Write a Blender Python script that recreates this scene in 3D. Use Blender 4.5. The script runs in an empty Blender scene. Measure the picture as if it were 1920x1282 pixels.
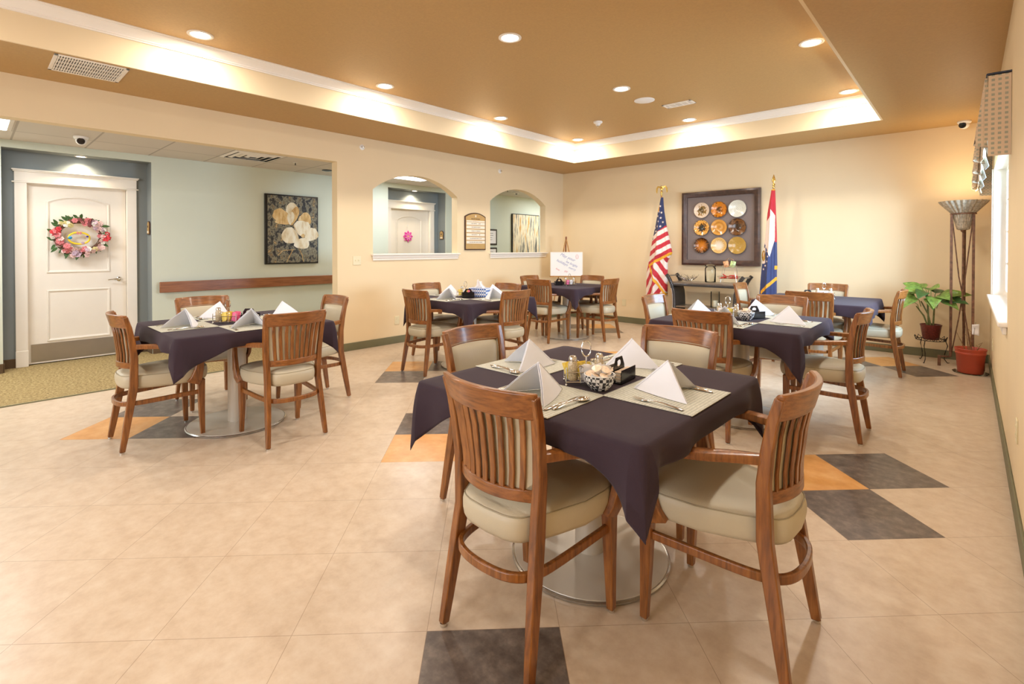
import bpy, bmesh, math, random
from mathutils import Vector, Matrix, Euler
from math import sin, cos, pi, radians, sqrt, exp, atan2

random.seed(7)
SC = bpy.context.scene
COL = SC.collection
R = random.Random(11)

# ------------------------------------------------------------------ camera
cam_d = bpy.data.cameras.new('camera')
cam = bpy.data.objects.new('camera', cam_d)
COL.objects.link(cam)
cam_d.sensor_fit = 'HORIZONTAL'
cam_d.sensor_width = 36.0
cam_d.lens = 36.0 * 935.7 / 1920.0
cam_d.shift_y = -(641.0 - 474.8) / 1920.0
cam_d.clip_start = 0.05
cam.location = (5.847, -7.863, 1.3156)
cam.rotation_euler = Euler((pi / 2 - 0.0104, 0.0, 0.7412), 'XYZ')
SC.camera = cam

# ------------------------------------------------------------------ world, exposure
SC.view_settings.view_transform = 'Standard'
SC.view_settings.look = 'None'
SC.view_settings.gamma = 1.0
SC.view_settings.use_curve_mapping = False
SC.view_settings.exposure = 0.06
SC.cycles.max_bounces = 7
SC.cycles.diffuse_bounces = 5
SC.cycles.glossy_bounces = 3
SC.cycles.transmission_bounces = 6
SC.cycles.transparent_max_bounces = 8
SC.cycles.sample_clamp_indirect = 6.0
SC.cycles.caustics_reflective = False
SC.cycles.caustics_refractive = False
SC.cycles.use_denoising = True
W = bpy.data.worlds.new('World')
SC.world = W
W.use_nodes = True
bg = W.node_tree.nodes['Background']
bg.inputs[0].default_value = (0.80, 0.90, 1.0, 1)
bg.inputs[1].default_value = 2.2


def area(name, loc, rot, sx, sy, power, color, spread=None, shape='RECTANGLE'):
    l = bpy.data.lights.new(name, 'AREA')
    l.shape = shape
    l.size = sx
    if shape in ('RECTANGLE', 'ELLIPSE'):
        l.size_y = sy
    l.energy = power
    l.color = color
    if spread is not None:
        l.spread = spread
    o = bpy.data.objects.new(name, l)
    o.location = loc
    o.rotation_euler = rot
    COL.objects.link(o)
    return o


# daylight through the side window, plus an added fill lamp outside the made-up windows behind the camera
area('daylight_side_window', (6.40, -2.1, 1.55), (0, radians(68), 0), 1.5, 2.6, 230, (0.50, 0.74, 1.0))
area('fill_light_rear', (3.2, -10.75, 1.6), (radians(90), 0, 0), 4.4, 1.9, 125, (0.97, 0.97, 1.0))


# ------------------------------------------------------------------ materials
def lin(v):
    v /= 255.0
    return v / 12.92 if v <= 0.04045 else ((v + 0.055) / 1.055) ** 2.4


def rgb(r, g, b):
    return (lin(r), lin(g), lin(b), 1.0)


class NT:
    def __init__(s, m):
        s.t = m.node_tree
        s.n = s.t.nodes
        s.b = s.n['Principled BSDF']

    def add(s, kind, **kw):
        n = s.n.new(kind)
        for k, v in kw.items():
            if k.startswith('i_'):
                key = k[2:]
                n.inputs[int(key) if key.isdigit() else key].default_value = v
            else:
                setattr(n, k, v)
        return n

    def link(s, a, b):
        s.t.links.new(a, b)

    def coords(s, scale=(1, 1, 1), rot=(0, 0, 0)):
        tc = s.add('ShaderNodeTexCoord')
        mp = s.add('ShaderNodeMapping')
        mp.inputs['Scale'].default_value = scale
        mp.inputs['Rotation'].default_value = rot
        s.link(tc.outputs['Object'], mp.inputs[0])
        return mp.outputs[0]

    def ramp(s, fac, stops):
        r = s.add('ShaderNodeValToRGB')
        el = r.color_ramp.elements
        while len(el) < len(stops):
            el.new(0.5)
        for e, (p, c) in zip(el, stops):
            e.position = p
            e.color = c
        s.link(fac, r.inputs[0])
        return r.outputs[0]

    def bump(s, h, strength, dist=0.01):
        b = s.add('ShaderNodeBump')
        b.inputs['Strength'].default_value = strength
        b.inputs['Distance'].default_value = dist
        s.link(h, b.inputs['Height'])
        s.link(b.outputs[0], s.b.inputs['Normal'])


MATS = {}


def mat(name, col=None, rough=0.6, metal=0.0, spec=0.5, noise=None, emit=None, coat=0.0, trans=0.0, bump=None, sheen=0.0, alpha=None, ior=None):
    m = bpy.data.materials.new(name)
    m.use_nodes = True
    n = NT(m)
    b = n.b
    if col is not None:
        b.inputs['Base Color'].default_value = col
    b.inputs['Roughness'].default_value = rough
    b.inputs['Metallic'].default_value = metal
    b.inputs['Specular IOR Level'].default_value = spec
    b.inputs['Coat Weight'].default_value = coat
    b.inputs['Coat Roughness'].default_value = 0.12
    b.inputs['Transmission Weight'].default_value = trans
    b.inputs['Sheen Weight'].default_value = sheen
    if ior:
        b.inputs['IOR'].default_value = ior
    if alpha is not None:
        b.inputs['Alpha'].default_value = alpha
    if emit:
        b.inputs['Emission Color'].default_value = emit[0]
        b.inputs['Emission Strength'].default_value = emit[1]
    if noise:
        scale, amt = noise[0], noise[1]
        t = n.add('ShaderNodeTexNoise', i_Scale=scale, i_Detail=4.0)
        n.link(n.coords(), t.inputs['Vector'])
        dark = tuple(c * (1 - amt) for c in col[:3]) + (1,)
        lite = tuple(min(1, c * (1 + amt)) for c in col[:3]) + (1,)
        n.link(n.ramp(t.outputs[0], [(0.3, dark), (0.7, lite)]), b.inputs['Base Color'])
    if bump:
        t2 = n.add('ShaderNodeTexNoise', i_Scale=bump[0], i_Detail=3.0)
        n.link(n.coords(), t2.inputs['Vector'])
        n.bump(t2.outputs[0], bump[1], 0.003)
    MATS[name] = m
    return m


def wood(name, c1, c2, c3, scale=(60, 60, 5), rough=0.32):
    m = mat(name, c2, rough, coat=0.35)
    n = NT(m)
    v = n.coords(scale)
    t = n.add('ShaderNodeTexNoise', i_Scale=1.0, i_Detail=6.0, i_Roughness=0.62)
    n.link(v, t.inputs['Vector'])
    n.link(n.ramp(t.outputs[0], [(0.28, c1), (0.5, c2), (0.74, c3)]), n.b.inputs['Base Color'])
    n.bump(t.outputs[0], 0.08, 0.002)
    return m


wall_cream = mat('wall_cream', rgb(230, 210, 173), 0.75, noise=(1.5, 0.02), bump=(180, 0.05))
tan_ceiling = mat('tan_ceiling', rgb(184, 147, 92), 0.5, noise=(60, 0.05), bump=(140, 0.12))
white_trim = mat('white_trim', rgb(238, 231, 220), 0.4, noise=(6, 0.015))
mint_wall = mat('mint_wall', rgb(209, 216, 202), 0.7, noise=(2, 0.02), bump=(160, 0.05))
slate_wall = mat('slate_wall', rgb(134, 141, 142), 0.7, noise=(3, 0.03), bump=(160, 0.05))
olive_base = mat('olive_base', rgb(112, 110, 82), 0.55, noise=(5, 0.04))
carpet_base = mat('carpet_base', rgb(96, 76, 54), 0.95, noise=(240, 0.35))
wood_red = wood('cherry_wood', rgb(92, 52, 20), rgb(134, 81, 34), rgb(164, 106, 50), scale=(70, 70, 6))
wood_rail = wood('oak_rail', rgb(112, 66, 38), rgb(142, 88, 54), rgb(164, 108, 70), scale=(60, 4, 60))
wood_cross = wood('cherry_wood_cross', rgb(94, 53, 20), rgb(135, 81, 34), rgb(162, 104, 50), scale=(7, 60, 80))
wood_easel = wood('pine_easel', rgb(140, 92, 36), rgb(172, 120, 56), rgb(190, 140, 74))
vinyl = mat('taupe_vinyl', rgb(191, 181, 156), 0.40, noise=(5, 0.03), bump=(420, 0.25))
vinyl_seam = mat('vinyl_piping', rgb(160, 150, 124), 0.5, noise=(30, 0.04))
cloth = mat('navy_cloth', rgb(58, 46, 54), 0.95, spec=0.15, sheen=0.06, noise=(7, 0.06), bump=(300, 0.15))
napkin_m = mat('napkin_cloth', rgb(230, 232, 240), 0.85, sheen=0.2, noise=(9, 0.02), bump=(500, 0.2))
steel = mat('polished_steel', rgb(208, 204, 198), 0.16, 1.0, noise=(12, 0.04))
chrome = mat('chrome_wire', rgb(226, 224, 220), 0.1, 1.0, noise=(12, 0.03))
brushed = mat('brushed_kickplate', rgb(176, 172, 170), 0.32, 1.0, noise=(3, 0.08))
pale_metal = mat('pale_table_base', rgb(206, 198, 184), 0.35, 0.25, noise=(4, 0.03))
rim_metal = mat('base_rim_metal', rgb(190, 188, 184), 0.25, 0.9, noise=(8, 0.04))
glass = mat('clear_glass_unused', rgb(250, 252, 252), 0.02)
black_plastic = mat('black_plastic', rgb(24, 22, 24), 0.18, noise=(8, 0.1))
white_plastic = mat('white_plastic', rgb(236, 234, 230), 0.4, noise=(9, 0.01))
ivory_plastic = mat('ivory_plastic', rgb(226, 216, 180), 0.45, noise=(9, 0.02))
lamp_glow = mat('lamp_glow', rgb(255, 250, 240), 0.4, emit=((1, 0.93, 0.80, 1), 14.0), noise=(5, 0.01))
panel_glow = mat('panel_glow', rgb(255, 255, 255), 0.4, emit=((0.93, 0.97, 1, 1), 5.0), noise=(5, 0.01))
gold_metal = mat('gold_metal', rgb(222, 190, 112), 0.22, 1.0, noise=(20, 0.1))
gold_fringe = mat('gold_fringe', rgb(238, 168, 44), 0.7, noise=(220, 0.3))
terracotta = mat('terracotta_plastic', rgb(190, 80, 54), 0.4, noise=(6, 0.06))
wicker_pot = mat('wicker_pot_brown', rgb(104, 40, 34), 0.4, noise=(60, 0.4))
soil = mat('dark_soil', rgb(58, 42, 32), 0.95, noise=(80, 0.4))
black_iron = mat('black_iron', rgb(40, 34, 30), 0.4, 0.6, noise=(20, 0.2))
rust_iron = mat('rusted_iron', rgb(120, 84, 62), 0.6, 0.25, noise=(28, 0.45))
black_wicker = mat('black_wicker', rgb(46, 40, 36), 0.45, noise=(130, 0.5), bump=(160, 0.8))
dark_frame = wood('espresso_frame', rgb(44, 26, 22), rgb(66, 40, 32), rgb(88, 60, 46), scale=(14, 14, 14), rough=0.3)
mat_grey = mat('taupe_matboard', rgb(124, 112, 108), 0.9, noise=(120, 0.05))
red_wrap = mat('red_wrapper', rgb(206, 52, 44), 0.35, noise=(60, 0.2))
yellow_pk = mat('yellow_packet', rgb(240, 214, 100), 0.5, noise=(60, 0.08))
pink_pk = mat('pink_packet', rgb(232, 110, 150), 0.5, noise=(60, 0.12))
white_pk = mat('white_packet', rgb(238, 234, 232), 0.5, noise=(60, 0.04))
wax = mat('ivory_wax', rgb(238, 226, 200), 0.5, noise=(9, 0.02))
ink = mat('dark_ink', rgb(70, 60, 56), 0.7, noise=(20, 0.05))
ink_blue = mat('blue_marker', rgb(146, 148, 184), 0.6, noise=(20, 0.05))
ink_red = mat('red_marker', rgb(214, 120, 116), 0.6, noise=(20, 0.05))
lens_black = mat('lens_black', rgb(22, 20, 24), 0.12, noise=(20, 0.1))


def tile_mat(name, c1, c2, c3, sc=7.0, rough=0.30):
    m = mat(name, c2, rough)
    n = NT(m)
    v = n.coords()
    t = n.add('ShaderNodeTexNoise', i_Scale=sc, i_Detail=9.0, i_Roughness=0.66)
    n.link(v, t.inputs['Vector'])
    colr = n.ramp(t.outputs[0], [(0.32, c1), (0.5, c2), (0.68, c3)])
    # thin seams of the 457 mm tile grid laid at 45 degrees to the walls
    mp = n.add('ShaderNodeMapping')
    tc = n.add('ShaderNodeTexCoord')
    mp.vector_type = 'TEXTURE'
    mp.inputs['Location'].default_value = (4.483, -6.8056, 0)
    mp.inputs['Rotation'].default_value = (0, 0, 0.7836)
    mp.inputs['Scale'].default_value = (0.457, 0.457, 1)
    n.link(tc.outputs['Object'], mp.inputs[0])
    sp = n.add('ShaderNodeSeparateXYZ')
    n.link(mp.outputs[0], sp.inputs[0])
    outs = []
    for k in (0, 1):
        a = n.add('ShaderNodeMath', operation='ADD', i_1=0.5)
        n.link(sp.outputs[k], a.inputs[0])
        f = n.add('ShaderNodeMath', operation='FRACT')
        n.link(a.outputs[0], f.inputs[0])
        s = n.add('ShaderNodeMath', operation='SUBTRACT', i_1=0.5)
        n.link(f.outputs[0], s.inputs[0])
        ab = n.add('ShaderNodeMath', operation='ABSOLUTE')
        n.link(s.outputs[0], ab.inputs[0])
        l = n.add('ShaderNodeMath', operation='LESS_THAN', i_1=0.0026)
        n.link(ab.outputs[0], l.inputs[0])
        outs.append(l.outputs[0])
    mx = n.add('ShaderNodeMath', operation='MAXIMUM')
    n.link(outs[0], mx.inputs[0])
    n.link(outs[1], mx.inputs[1])
    h = n.add('ShaderNodeMath', operation='MULTIPLY', i_1=0.55)
    n.link(mx.outputs[0], h.inputs[0])
    mix = n.add('ShaderNodeMix', data_type='RGBA')
    n.link(h.outputs[0], mix.inputs[0])
    n.link(colr, mix.inputs[6])
    mix.inputs[7].default_value = rgb(130, 100, 70)
    n.link(mix.outputs[2], n.b.inputs['Base Color'])
    t3 = n.add('ShaderNodeTexNoise', i_Scale=5.0, i_Detail=3.0)
    n.link(v, t3.inputs['Vector'])
    mr = n.add('ShaderNodeMapRange')
    mr.inputs[3].default_value = rough - 0.06
    mr.inputs[4].default_value = rough + 0.10
    n.link(t3.outputs[0], mr.inputs[0])
    n.link(mr.outputs[0], n.b.inputs['Roughness'])
    return m


tile_beige = tile_mat('beige_vinyl_tile', rgb(196, 174, 149), rgb(206, 186, 162), rgb(213, 196, 174), sc=14.0)
tile_dark = tile_mat('charcoal_vinyl_tile', rgb(78, 68, 63), rgb(102, 91, 84), rgb(130, 118, 108), sc=15)
tile_orange = tile_mat('amber_vinyl_tile', rgb(204, 142, 74), rgb(218, 160, 92), rgb(228, 178, 114))


def carpet_mat():
    m = mat('speckled_carpet', rgb(150, 128, 88), 0.95)
    n = NT(m)
    t = n.add('ShaderNodeTexNoise', i_Scale=46.0, i_Detail=7.0, i_Roughness=0.8)
    n.link(n.coords(), t.inputs['Vector'])
    n.link(n.ramp(t.outputs[0], [(0.36, rgb(98, 78, 44)), (0.5, rgb(156, 134, 88)), (0.64, rgb(196, 176, 126))]), n.b.inputs['Base Color'])
    n.bump(t.outputs[0], 0.6, 0.006)
    return m


carpet = carpet_mat()


def weave_mat(name, c1, c2, scale):
    m = mat(name, c1, 0.6)
    n = NT(m)
    ck = n.add('ShaderNodeTexChecker', i_Scale=scale, i_Color1=c1, i_Color2=c2)
    mp = n.coords((1, 1, 1), (0, 0, radians(45)))
    n.link(mp, ck.inputs['Vector'])
    t = n.add('ShaderNodeTexNoise', i_Scale=120.0, i_Detail=2.0)
    n.link(n.coords(), t.inputs['Vector'])
    mx = n.add('ShaderNodeMix', data_type='RGBA', blend_type='OVERLAY', i_0=0.35)
    n.link(ck.outputs[0], mx.inputs[6])
    n.link(t.outputs[0], mx.inputs[7])
    n.link(mx.outputs[2], n.b.inputs['Base Color'])
    n.bump(ck.outputs[1], 0.4, 0.002)
    return m


mat_weave = weave_mat('woven_placemat', rgb(202, 200, 184), rgb(166, 167, 154), 110.0)
bowl_pattern = weave_mat('patterned_bowl', rgb(238, 238, 240), rgb(52, 52, 58), 78.0)
tissue_blue = weave_mat('blue_floral_card', rgb(232, 234, 240), rgb(70, 110, 180), 52.0)


def ceiling_tile_mat():
    m = mat('acoustic_tile', rgb(214, 206, 196), 0.9)
    n = NT(m)
    br = n.add('ShaderNodeTexBrick')
    br.offset = 0.0
    br.inputs['Color1'].default_value = rgb(216, 208, 200)
    br.inputs['Color2'].default_value = rgb(212, 205, 196)
    br.inputs['Mortar'].default_value = rgb(176, 168, 160)
    br.inputs['Scale'].default_value = 1.0
    br.inputs['Brick Width'].default_value = 0.6
    br.inputs['Row Height'].default_value = 0.6
    br.inputs['Mortar Size'].default_value = 0.009
    mp = n.add('ShaderNodeMapping')
    tc = n.add('ShaderNodeTexCoord')
    mp.inputs['Location'].default_value = (0.45, 5.14, 0)
    n.link(tc.outputs['Object'], mp.inputs[0])
    n.link(mp.outputs[0], br.inputs['Vector'])
    n.link(br.outputs[0], n.b.inputs['Base Color'])
    return m


acoustic = ceiling_tile_mat()


# ------------------------------------------------------------------ mesh builder
def thin_glass(name, tint, ior):
    m = bpy.data.materials.new(name)
    m.use_nodes = True
    n = NT(m)
    tr = n.add('ShaderNodeBsdfTransparent')
    tr.inputs[0].default_value = tint
    gl = n.add('ShaderNodeBsdfGlossy', i_Roughness=0.03)
    fr = n.add('ShaderNodeFresnel', i_IOR=ior)
    mx = n.add('ShaderNodeMixShader')
    n.link(fr.outputs[0], mx.inputs[0])
    n.link(tr.outputs[0], mx.inputs[1])
    n.link(gl.outputs[0], mx.inputs[2])
    n.link(mx.outputs[0], n.n['Material Output'].inputs[0])
    return m


glass = thin_glass('clear_glass', (0.98, 0.99, 0.98, 1), 1.22)


def spline(pts, k=4, closed=False):
    """Catmull-Rom refinement of a polyline"""
    P = [Vector(p) for p in pts]
    n = len(P)
    out = []
    for i in range(n if closed else n - 1):
        a, b_, c, d = (P[(i - 1) % n], P[i], P[(i + 1) % n], P[(i + 2) % n]) if closed else (P[max(i - 1, 0)], P[i], P[i + 1], P[min(i + 2, n - 1)])
        for q in range(k):
            t = q / k
            out.append(0.5 * ((2 * b_) + (c - a) * t + (2 * a - 5 * b_ + 4 * c - d) * t * t + (3 * b_ - a - 3 * c + d) * t ** 3))
    if not closed:
        out.append(P[-1])
    return out


class MB:
    def __init__(s):
        s.bm = bmesh.new()
        s.mi = 0

    def face(s, vs):
        try:
            f = s.bm.faces.new(vs)
            f.material_index = s.mi
            return f
        except ValueError:
            return None

    def v(s, co):
        return s.bm.verts.new(co)

    def box(s, c, d, rot=None, taper=None):
        hx, hy, hz = d[0] / 2, d[1] / 2, d[2] / 2
        M = rot.to_matrix() if isinstance(rot, Euler) else rot
        vs = []
        for z in (-1, 1):
            k = taper if (taper and z < 0) else 1.0
            for x, y in ((-1, -1), (1, -1), (1, 1), (-1, 1)):
                p = Vector((x * hx * k, y * hy * k, z * hz))
                if M:
                    p = M @ p
                vs.append(s.v(p + Vector(c)))
        for q in ((3, 2, 1, 0), (4, 5, 6, 7), (0, 1, 5, 4), (1, 2, 6, 5), (2, 3, 7, 6), (3, 0, 4, 7)):
            s.face([vs[i] for i in q])
        return s

    def sweep(s, pts, prof, up=Vector((0, 0, 1)), closed=False, scales=None, cap=True):
        """sweep a 2-D profile [(side, up)] along pts"""
        pts = [Vector(p) for p in pts]
        n = len(pts)
        rings = []
        prev = None
        for i, p in enumerate(pts):
            if closed:
                t = pts[(i + 1) % n] - pts[i - 1]
            else:
                t = pts[min(i + 1, n - 1)] - pts[max(i - 1, 0)]
            t.normalize()
            u = up(i) if callable(up) else up
            if abs(t.dot(u)) > 0.995:
                u = prev if prev is not None else Vector((1, 0, 0))
            side = t.cross(u).normalized()
            u2 = side.cross(t).normalized()
            prev = u2
            k = scales[i] if scales else 1.0
            kk = k if isinstance(k, tuple) else (k, k)
            rings.append([s.v(p + side * a * kk[0] + u2 * b * kk[1]) for a, b in prof])
        m = len(prof)
        for i in range(n if closed else n - 1):
            A, B = rings[i], rings[(i + 1) % n]
            for j in range(m):
                s.face([A[j], A[(j + 1) % m], B[(j + 1) % m], B[j]])
        if cap and not closed:
            s.face(list(reversed(rings[0])))
            s.face(rings[-1])
        return s

    def tube(s, pts, r, n=8, closed=False, scales=None):
        return s.sweep(pts, [(r * cos(2 * pi * k / n), r * sin(2 * pi * k / n)) for k in range(n)], closed=closed, scales=scales)

    def lathe(s, prof, c=(0, 0, 0), n=24, axis='Z', cap=True, wob=None):
        rings = []
        for r, z in prof:
            ring = []
            for k in range(n):
                a = 2 * pi * k / n
                rr = r * (wob(a, z) if wob else 1.0)
                p = (rr * cos(a), rr * sin(a), z)
                if axis == 'Y':
                    p = (rr * cos(a), -z, rr * sin(a))
                elif axis == 'X':
                    p = (z, rr * cos(a), rr * sin(a))
                ring.append(s.v((p[0] + c[0], p[1] + c[1], p[2] + c[2])))
            rings.append(ring)
        for A, B in zip(rings, rings[1:]):
            for j in range(n):
                s.face([A[j], A[(j + 1) % n], B[(j + 1) % n], B[j]])
        if cap:
            s.face(list(reversed(rings[0])))
            s.face(rings[-1])
        return s

    def prism(s, outline, fn0, fn1):
        a = [s.v(fn0(p)) for p in outline]
        b = [s.v(fn1(p)) for p in outline]
        n = len(outline)
        s.face(list(reversed(a)))
        s.face(b)
        for i in range(n):
            s.face([a[i], a[(i + 1) % n], b[(i + 1) % n], b[i]])
        return s

    def grid(s, nu, nv, fn, closed_u=False):
        g = [[s.v(fn(i, j)) for i in range(nu)] for j in range(nv)]
        for j in range(nv - 1):
            for i in range(nu if closed_u else nu - 1):
                s.face([g[j][i], g[j][(i + 1) % nu], g[j + 1][(i + 1) % nu], g[j + 1][i]])
        return g

    def ball(s, c, r, n=10, sq=(1, 1, 1)):
        m = bmesh.ops.create_icosphere(s.bm, subdivisions=2 if n > 8 else 1, radius=1.0)
        for v in m['verts']:
            v.co = Vector((v.co.x * r * sq[0] + c[0], v.co.y * r * sq[1] + c[1], v.co.z * r * sq[2] + c[2]))
        return s

    def build(s, name, m, parent=None, smooth=True, bevel=0.0, solid=0.0, subsurf=0, ang=40, seg=2, fix=True):
        if fix:
            bmesh.ops.recalc_face_normals(s.bm, faces=s.bm.faces[:])
        me = bpy.data.meshes.new(name)
        s.bm.to_mesh(me)
        s.bm.free()
        for mm in (m if isinstance(m, (list, tuple)) else [m]):
            me.materials.append(mm)
        if smooth:
            me.polygons.foreach_set('use_smooth', [True] * len(me.polygons))
            me.set_sharp_from_angle(angle=radians(ang))
        o = bpy.data.objects.new(name, me)
        COL.objects.link(o)
        if parent:
            o.parent = parent
        if bevel:
            b = o.modifiers.new('b', 'BEVEL')
            b.width = bevel
            b.segments = seg
            b.limit_method = 'ANGLE'
            b.angle_limit = radians(35)
            b.harden_normals = False
        if solid:
            d = o.modifiers.new('s', 'SOLIDIFY')
            d.thickness = solid
            d.offset = 0.0
        if subsurf:
            d = o.modifiers.new('u', 'SUBSURF')
            d.levels = subsurf
            d.render_levels = subsurf
        return o


def tag(o, label, cat, group=None, kind=None):
    o['label'] = label
    o['category'] = cat
    if group:
        o['group'] = group
    if kind:
        o['kind'] = kind
    return o


def thing(name, label, cat, loc=(0, 0, 0), rz=0.0, group=None):
    o = bpy.data.objects.new(name, None)
    o.empty_display_size = 0.1
    COL.objects.link(o)
    o.location = loc
    o.rotation_euler = (0, 0, rz)
    return tag(o, label, cat, group)


def struct(o):
    o['kind'] = 'structure'
    return o


KIDS = {}


def kids(o):
    if o.name not in KIDS:
        KIDS[o.name] = list(o.children)
    return KIDS[o.name]


def dup(root, loc, rz, label, group=None):
    r = root.copy()
    COL.objects.link(r)
    r.location = loc
    r.rotation_euler = (0, 0, rz)
    r['label'] = label
    if group:
        r['group'] = group
    for ch in kids(root):
        c = ch.copy()
        COL.objects.link(c)
        c.parent = r
        for g in kids(ch):
            d = g.copy()
            COL.objects.link(d)
            d.parent = c
    return r


def text(body, size, loc, rot, m, parent, name='lettering', align='CENTER', shear=0.0):
    cu = bpy.data.curves.new(name, 'FONT')
    cu.body = body
    cu.size = size
    cu.align_x = align
    cu.align_y = 'CENTER'
    cu.shear = shear
    cu.extrude = 0.0006
    tmp = bpy.data.objects.new(name + '_curve', cu)
    COL.objects.link(tmp)
    bpy.context.view_layer.update()
    me = bpy.data.meshes.new_from_object(tmp.evaluated_get(bpy.context.evaluated_depsgraph_get()))
    bpy.data.objects.remove(tmp)
    bpy.data.curves.remove(cu)
    me.name = name
    me.materials.clear()
    me.materials.append(m)
    o = bpy.data.objects.new(name, me)
    COL.objects.link(o)
    o.location = loc
    o.rotation_euler = rot
    o.parent = parent
    return o

# ------------------------------------------------------------------ the room
RW = 6.03          # room width
HC = 2.757         # soffit height
HT = 3.06          # tray ceiling height
YB = -10.2         # rear wall
XM = -1.63         # hallway wall
HH = 2.46          # hallway ceiling
WT = 0.13          # wall thickness


def plate(name, outer, holes, to3d, thick, m, smooth=False):
    """a flat wall with holes: loops are 2-D, to3d(p, k) with k = 0 front or 1 back"""
    bm = bmesh.new()
    es = []
    for loop in [outer] + holes:
        vs = [bm.verts.new((p[0], p[1], 0)) for p in loop]
        for i in range(len(vs)):
            es.append(bm.edges.new((vs[i], vs[(i + 1) % len(vs)])))
    bmesh.ops.triangle_fill(bm, edges=es, use_beauty=True, use_dissolve=False, normal=(0, 0, 1))
    front = {v: v.co.copy() for v in bm.verts}
    ret = bmesh.ops.extrude_face_region(bm, geom=bm.faces[:])
    new = set(g for g in ret['geom'] if isinstance(g, bmesh.types.BMVert))
    for v in bm.verts:
        p = (v.co.x, v.co.y)
        v.co = Vector(to3d(p, 1 if v in new else 0))
    b = MB()
    b.bm.free()
    b.bm = bm
    return b.build(name, m, smooth=smooth)


# floor of square tiles cut along the diagonal grid, with the dark and amber accents
def floor():
    bm = bmesh.new()
    vs = [bm.verts.new(p) for p in ((-0.03, YB, 0), (RW + 0.1, YB, 0), (RW + 0.1, 0.1, 0), (-0.03, 0.1, 0))]
    bm.faces.new(vs)
    a = 0.7836
    o = Vector((4.483, -6.8056, 0))
    ex, ey = Vector((cos(a), sin(a), 0)), Vector((-sin(a), cos(a), 0))
    acc = {(0, -1): 1, (-1, 3): 2, (-1, 4): 1, (0, 3): 1, (4, 2): 2, (5, 2): 1, (4, 1): 1, (-6, 4): 2, (-5, 4): 1, (-6, 5): 1,
           (-2, 8): 2, (-2, 7): 1, (-1, 8): 1, (10, 8): 2, (10, 7): 1, (9, 8): 1, (4, 14): 2, (3, 14): 1, (4, 13): 1,
           (3, 9): 2, (4, 9): 1, (3, 8): 1, (0, -2): 2, (1, -1): 0}
    for n, e in ((ex, 0), (ey, 1)):
        for k in range(-16, 24):
            bmesh.ops.bisect_plane(bm, geom=bm.verts[:] + bm.edges[:] + bm.faces[:], plane_co=o + n * (0.457 * k), plane_no=n)
    for f in bm.faces:
        c = f.calc_center_median() - o
        f.material_index = acc.get((math.floor(c.dot(ex) / 0.457), math.floor(c.dot(ey) / 0.457)), 0)
    b = MB()
    b.bm.free()
    b.bm = bm
    ob = b.build('floor', [tile_beige, tile_dark, tile_orange], smooth=False)
    for f in ob.data.polygons:
        if f.normal.z < 0:
            ob.data.flip_normals()
            break
    return struct(ob)


floor()
hf = MB()
hf.box((-1.03, -3.75, -0.011), (2.0, 13.1, 0.024))
struct(hf.build('floor_hallway', carpet, smooth=False))


def arch_loop(y0, y1, z0, zs, zp, n=18):
    """opening with a segmental arched head"""
    w = (y1 - y0) / 2
    h = zp - zs
    rad = (w * w + h * h) / (2 * h)
    cy, cz = (y0 + y1) / 2, zp - rad
    a0 = math.asin(w / rad)
    pts = [(y0, z0), (y1, z0)]
    for i in range(n + 1):
        a = a0 - 2 * a0 * i / n
        pts.append((cy + rad * sin(a), cz + rad * cos(a)))
    return pts


ARCH = [(-4.215, -2.73, 1.22, 2.10, 2.35), (-2.01, -0.55, 1.22, 2.10, 2.345)]
wl = plate('wall_left', [(YB, 0), (-8.95, 0), (-8.95, 2.40), (-4.722, 2.40), (-4.722, 0), (2.6, 0), (2.6, HC + 0.02), (YB, HC + 0.02)],
           [arch_loop(*a) for a in ARCH], lambda p, k: (-WT * k, p[0], p[1]), WT, wall_cream)
struct(wl)
# sills of the two arches
for (y0, y1, z, *_r) in ARCH:
    b = MB()
    b.box((-WT / 2 + 0.012, (y0 + y1) / 2, 1.228), (WT + 0.075, y1 - y0 + 0.06, 0.022))
    b.box((0.013, (y0 + y1) / 2, 1.198), (0.022, y1 - y0 + 0.03, 0.04))
    b.box((0.009, (y0 + y1) / 2, 1.165), (0.014, y1 - y0 + 0.02, 0.03))
    struct(b.build('trim_%d' % (1 if y0 < -3 else 2), white_trim, bevel=0.005))

# far wall, right wall with its window, unseen rear wall with wide windows added for fill light
b = MB()
b.box((RW / 2, 0.06, HC / 2), (RW + 0.3, 0.12, HC + 0.04))
struct(b.build('wall_far', wall_cream, smooth=False))
WY0, WY1, WZ0, WZ1 = -3.40, -0.78, 0.84, 2.12
struct(plate('wall_right', [(YB, 0), (0.1, 0), (0.1, HC + 0.02), (YB, HC + 0.02)], [[(WY0, WZ0), (WY1, WZ0), (WY1, WZ1), (WY0, WZ1)]],
             lambda p, k: (RW + 0.16 * k, p[0], p[1]), 0.16, wall_cream))
struct(plate('wall_rear', [(-1.87, 0), (RW + 0.16, 0), (RW + 0.16, HC + 0.02), (-1.87, HC + 0.02)],
             [[(0.8, 0.7), (2.9, 0.7), (2.9, 2.4), (0.8, 2.4)], [(3.3, 0.7), (5.5, 0.7), (5.5, 2.4), (3.3, 2.4)]],
             lambda p, k: (p[0], YB - 0.15 * k, p[1]), 0.15, wall_cream))


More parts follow.
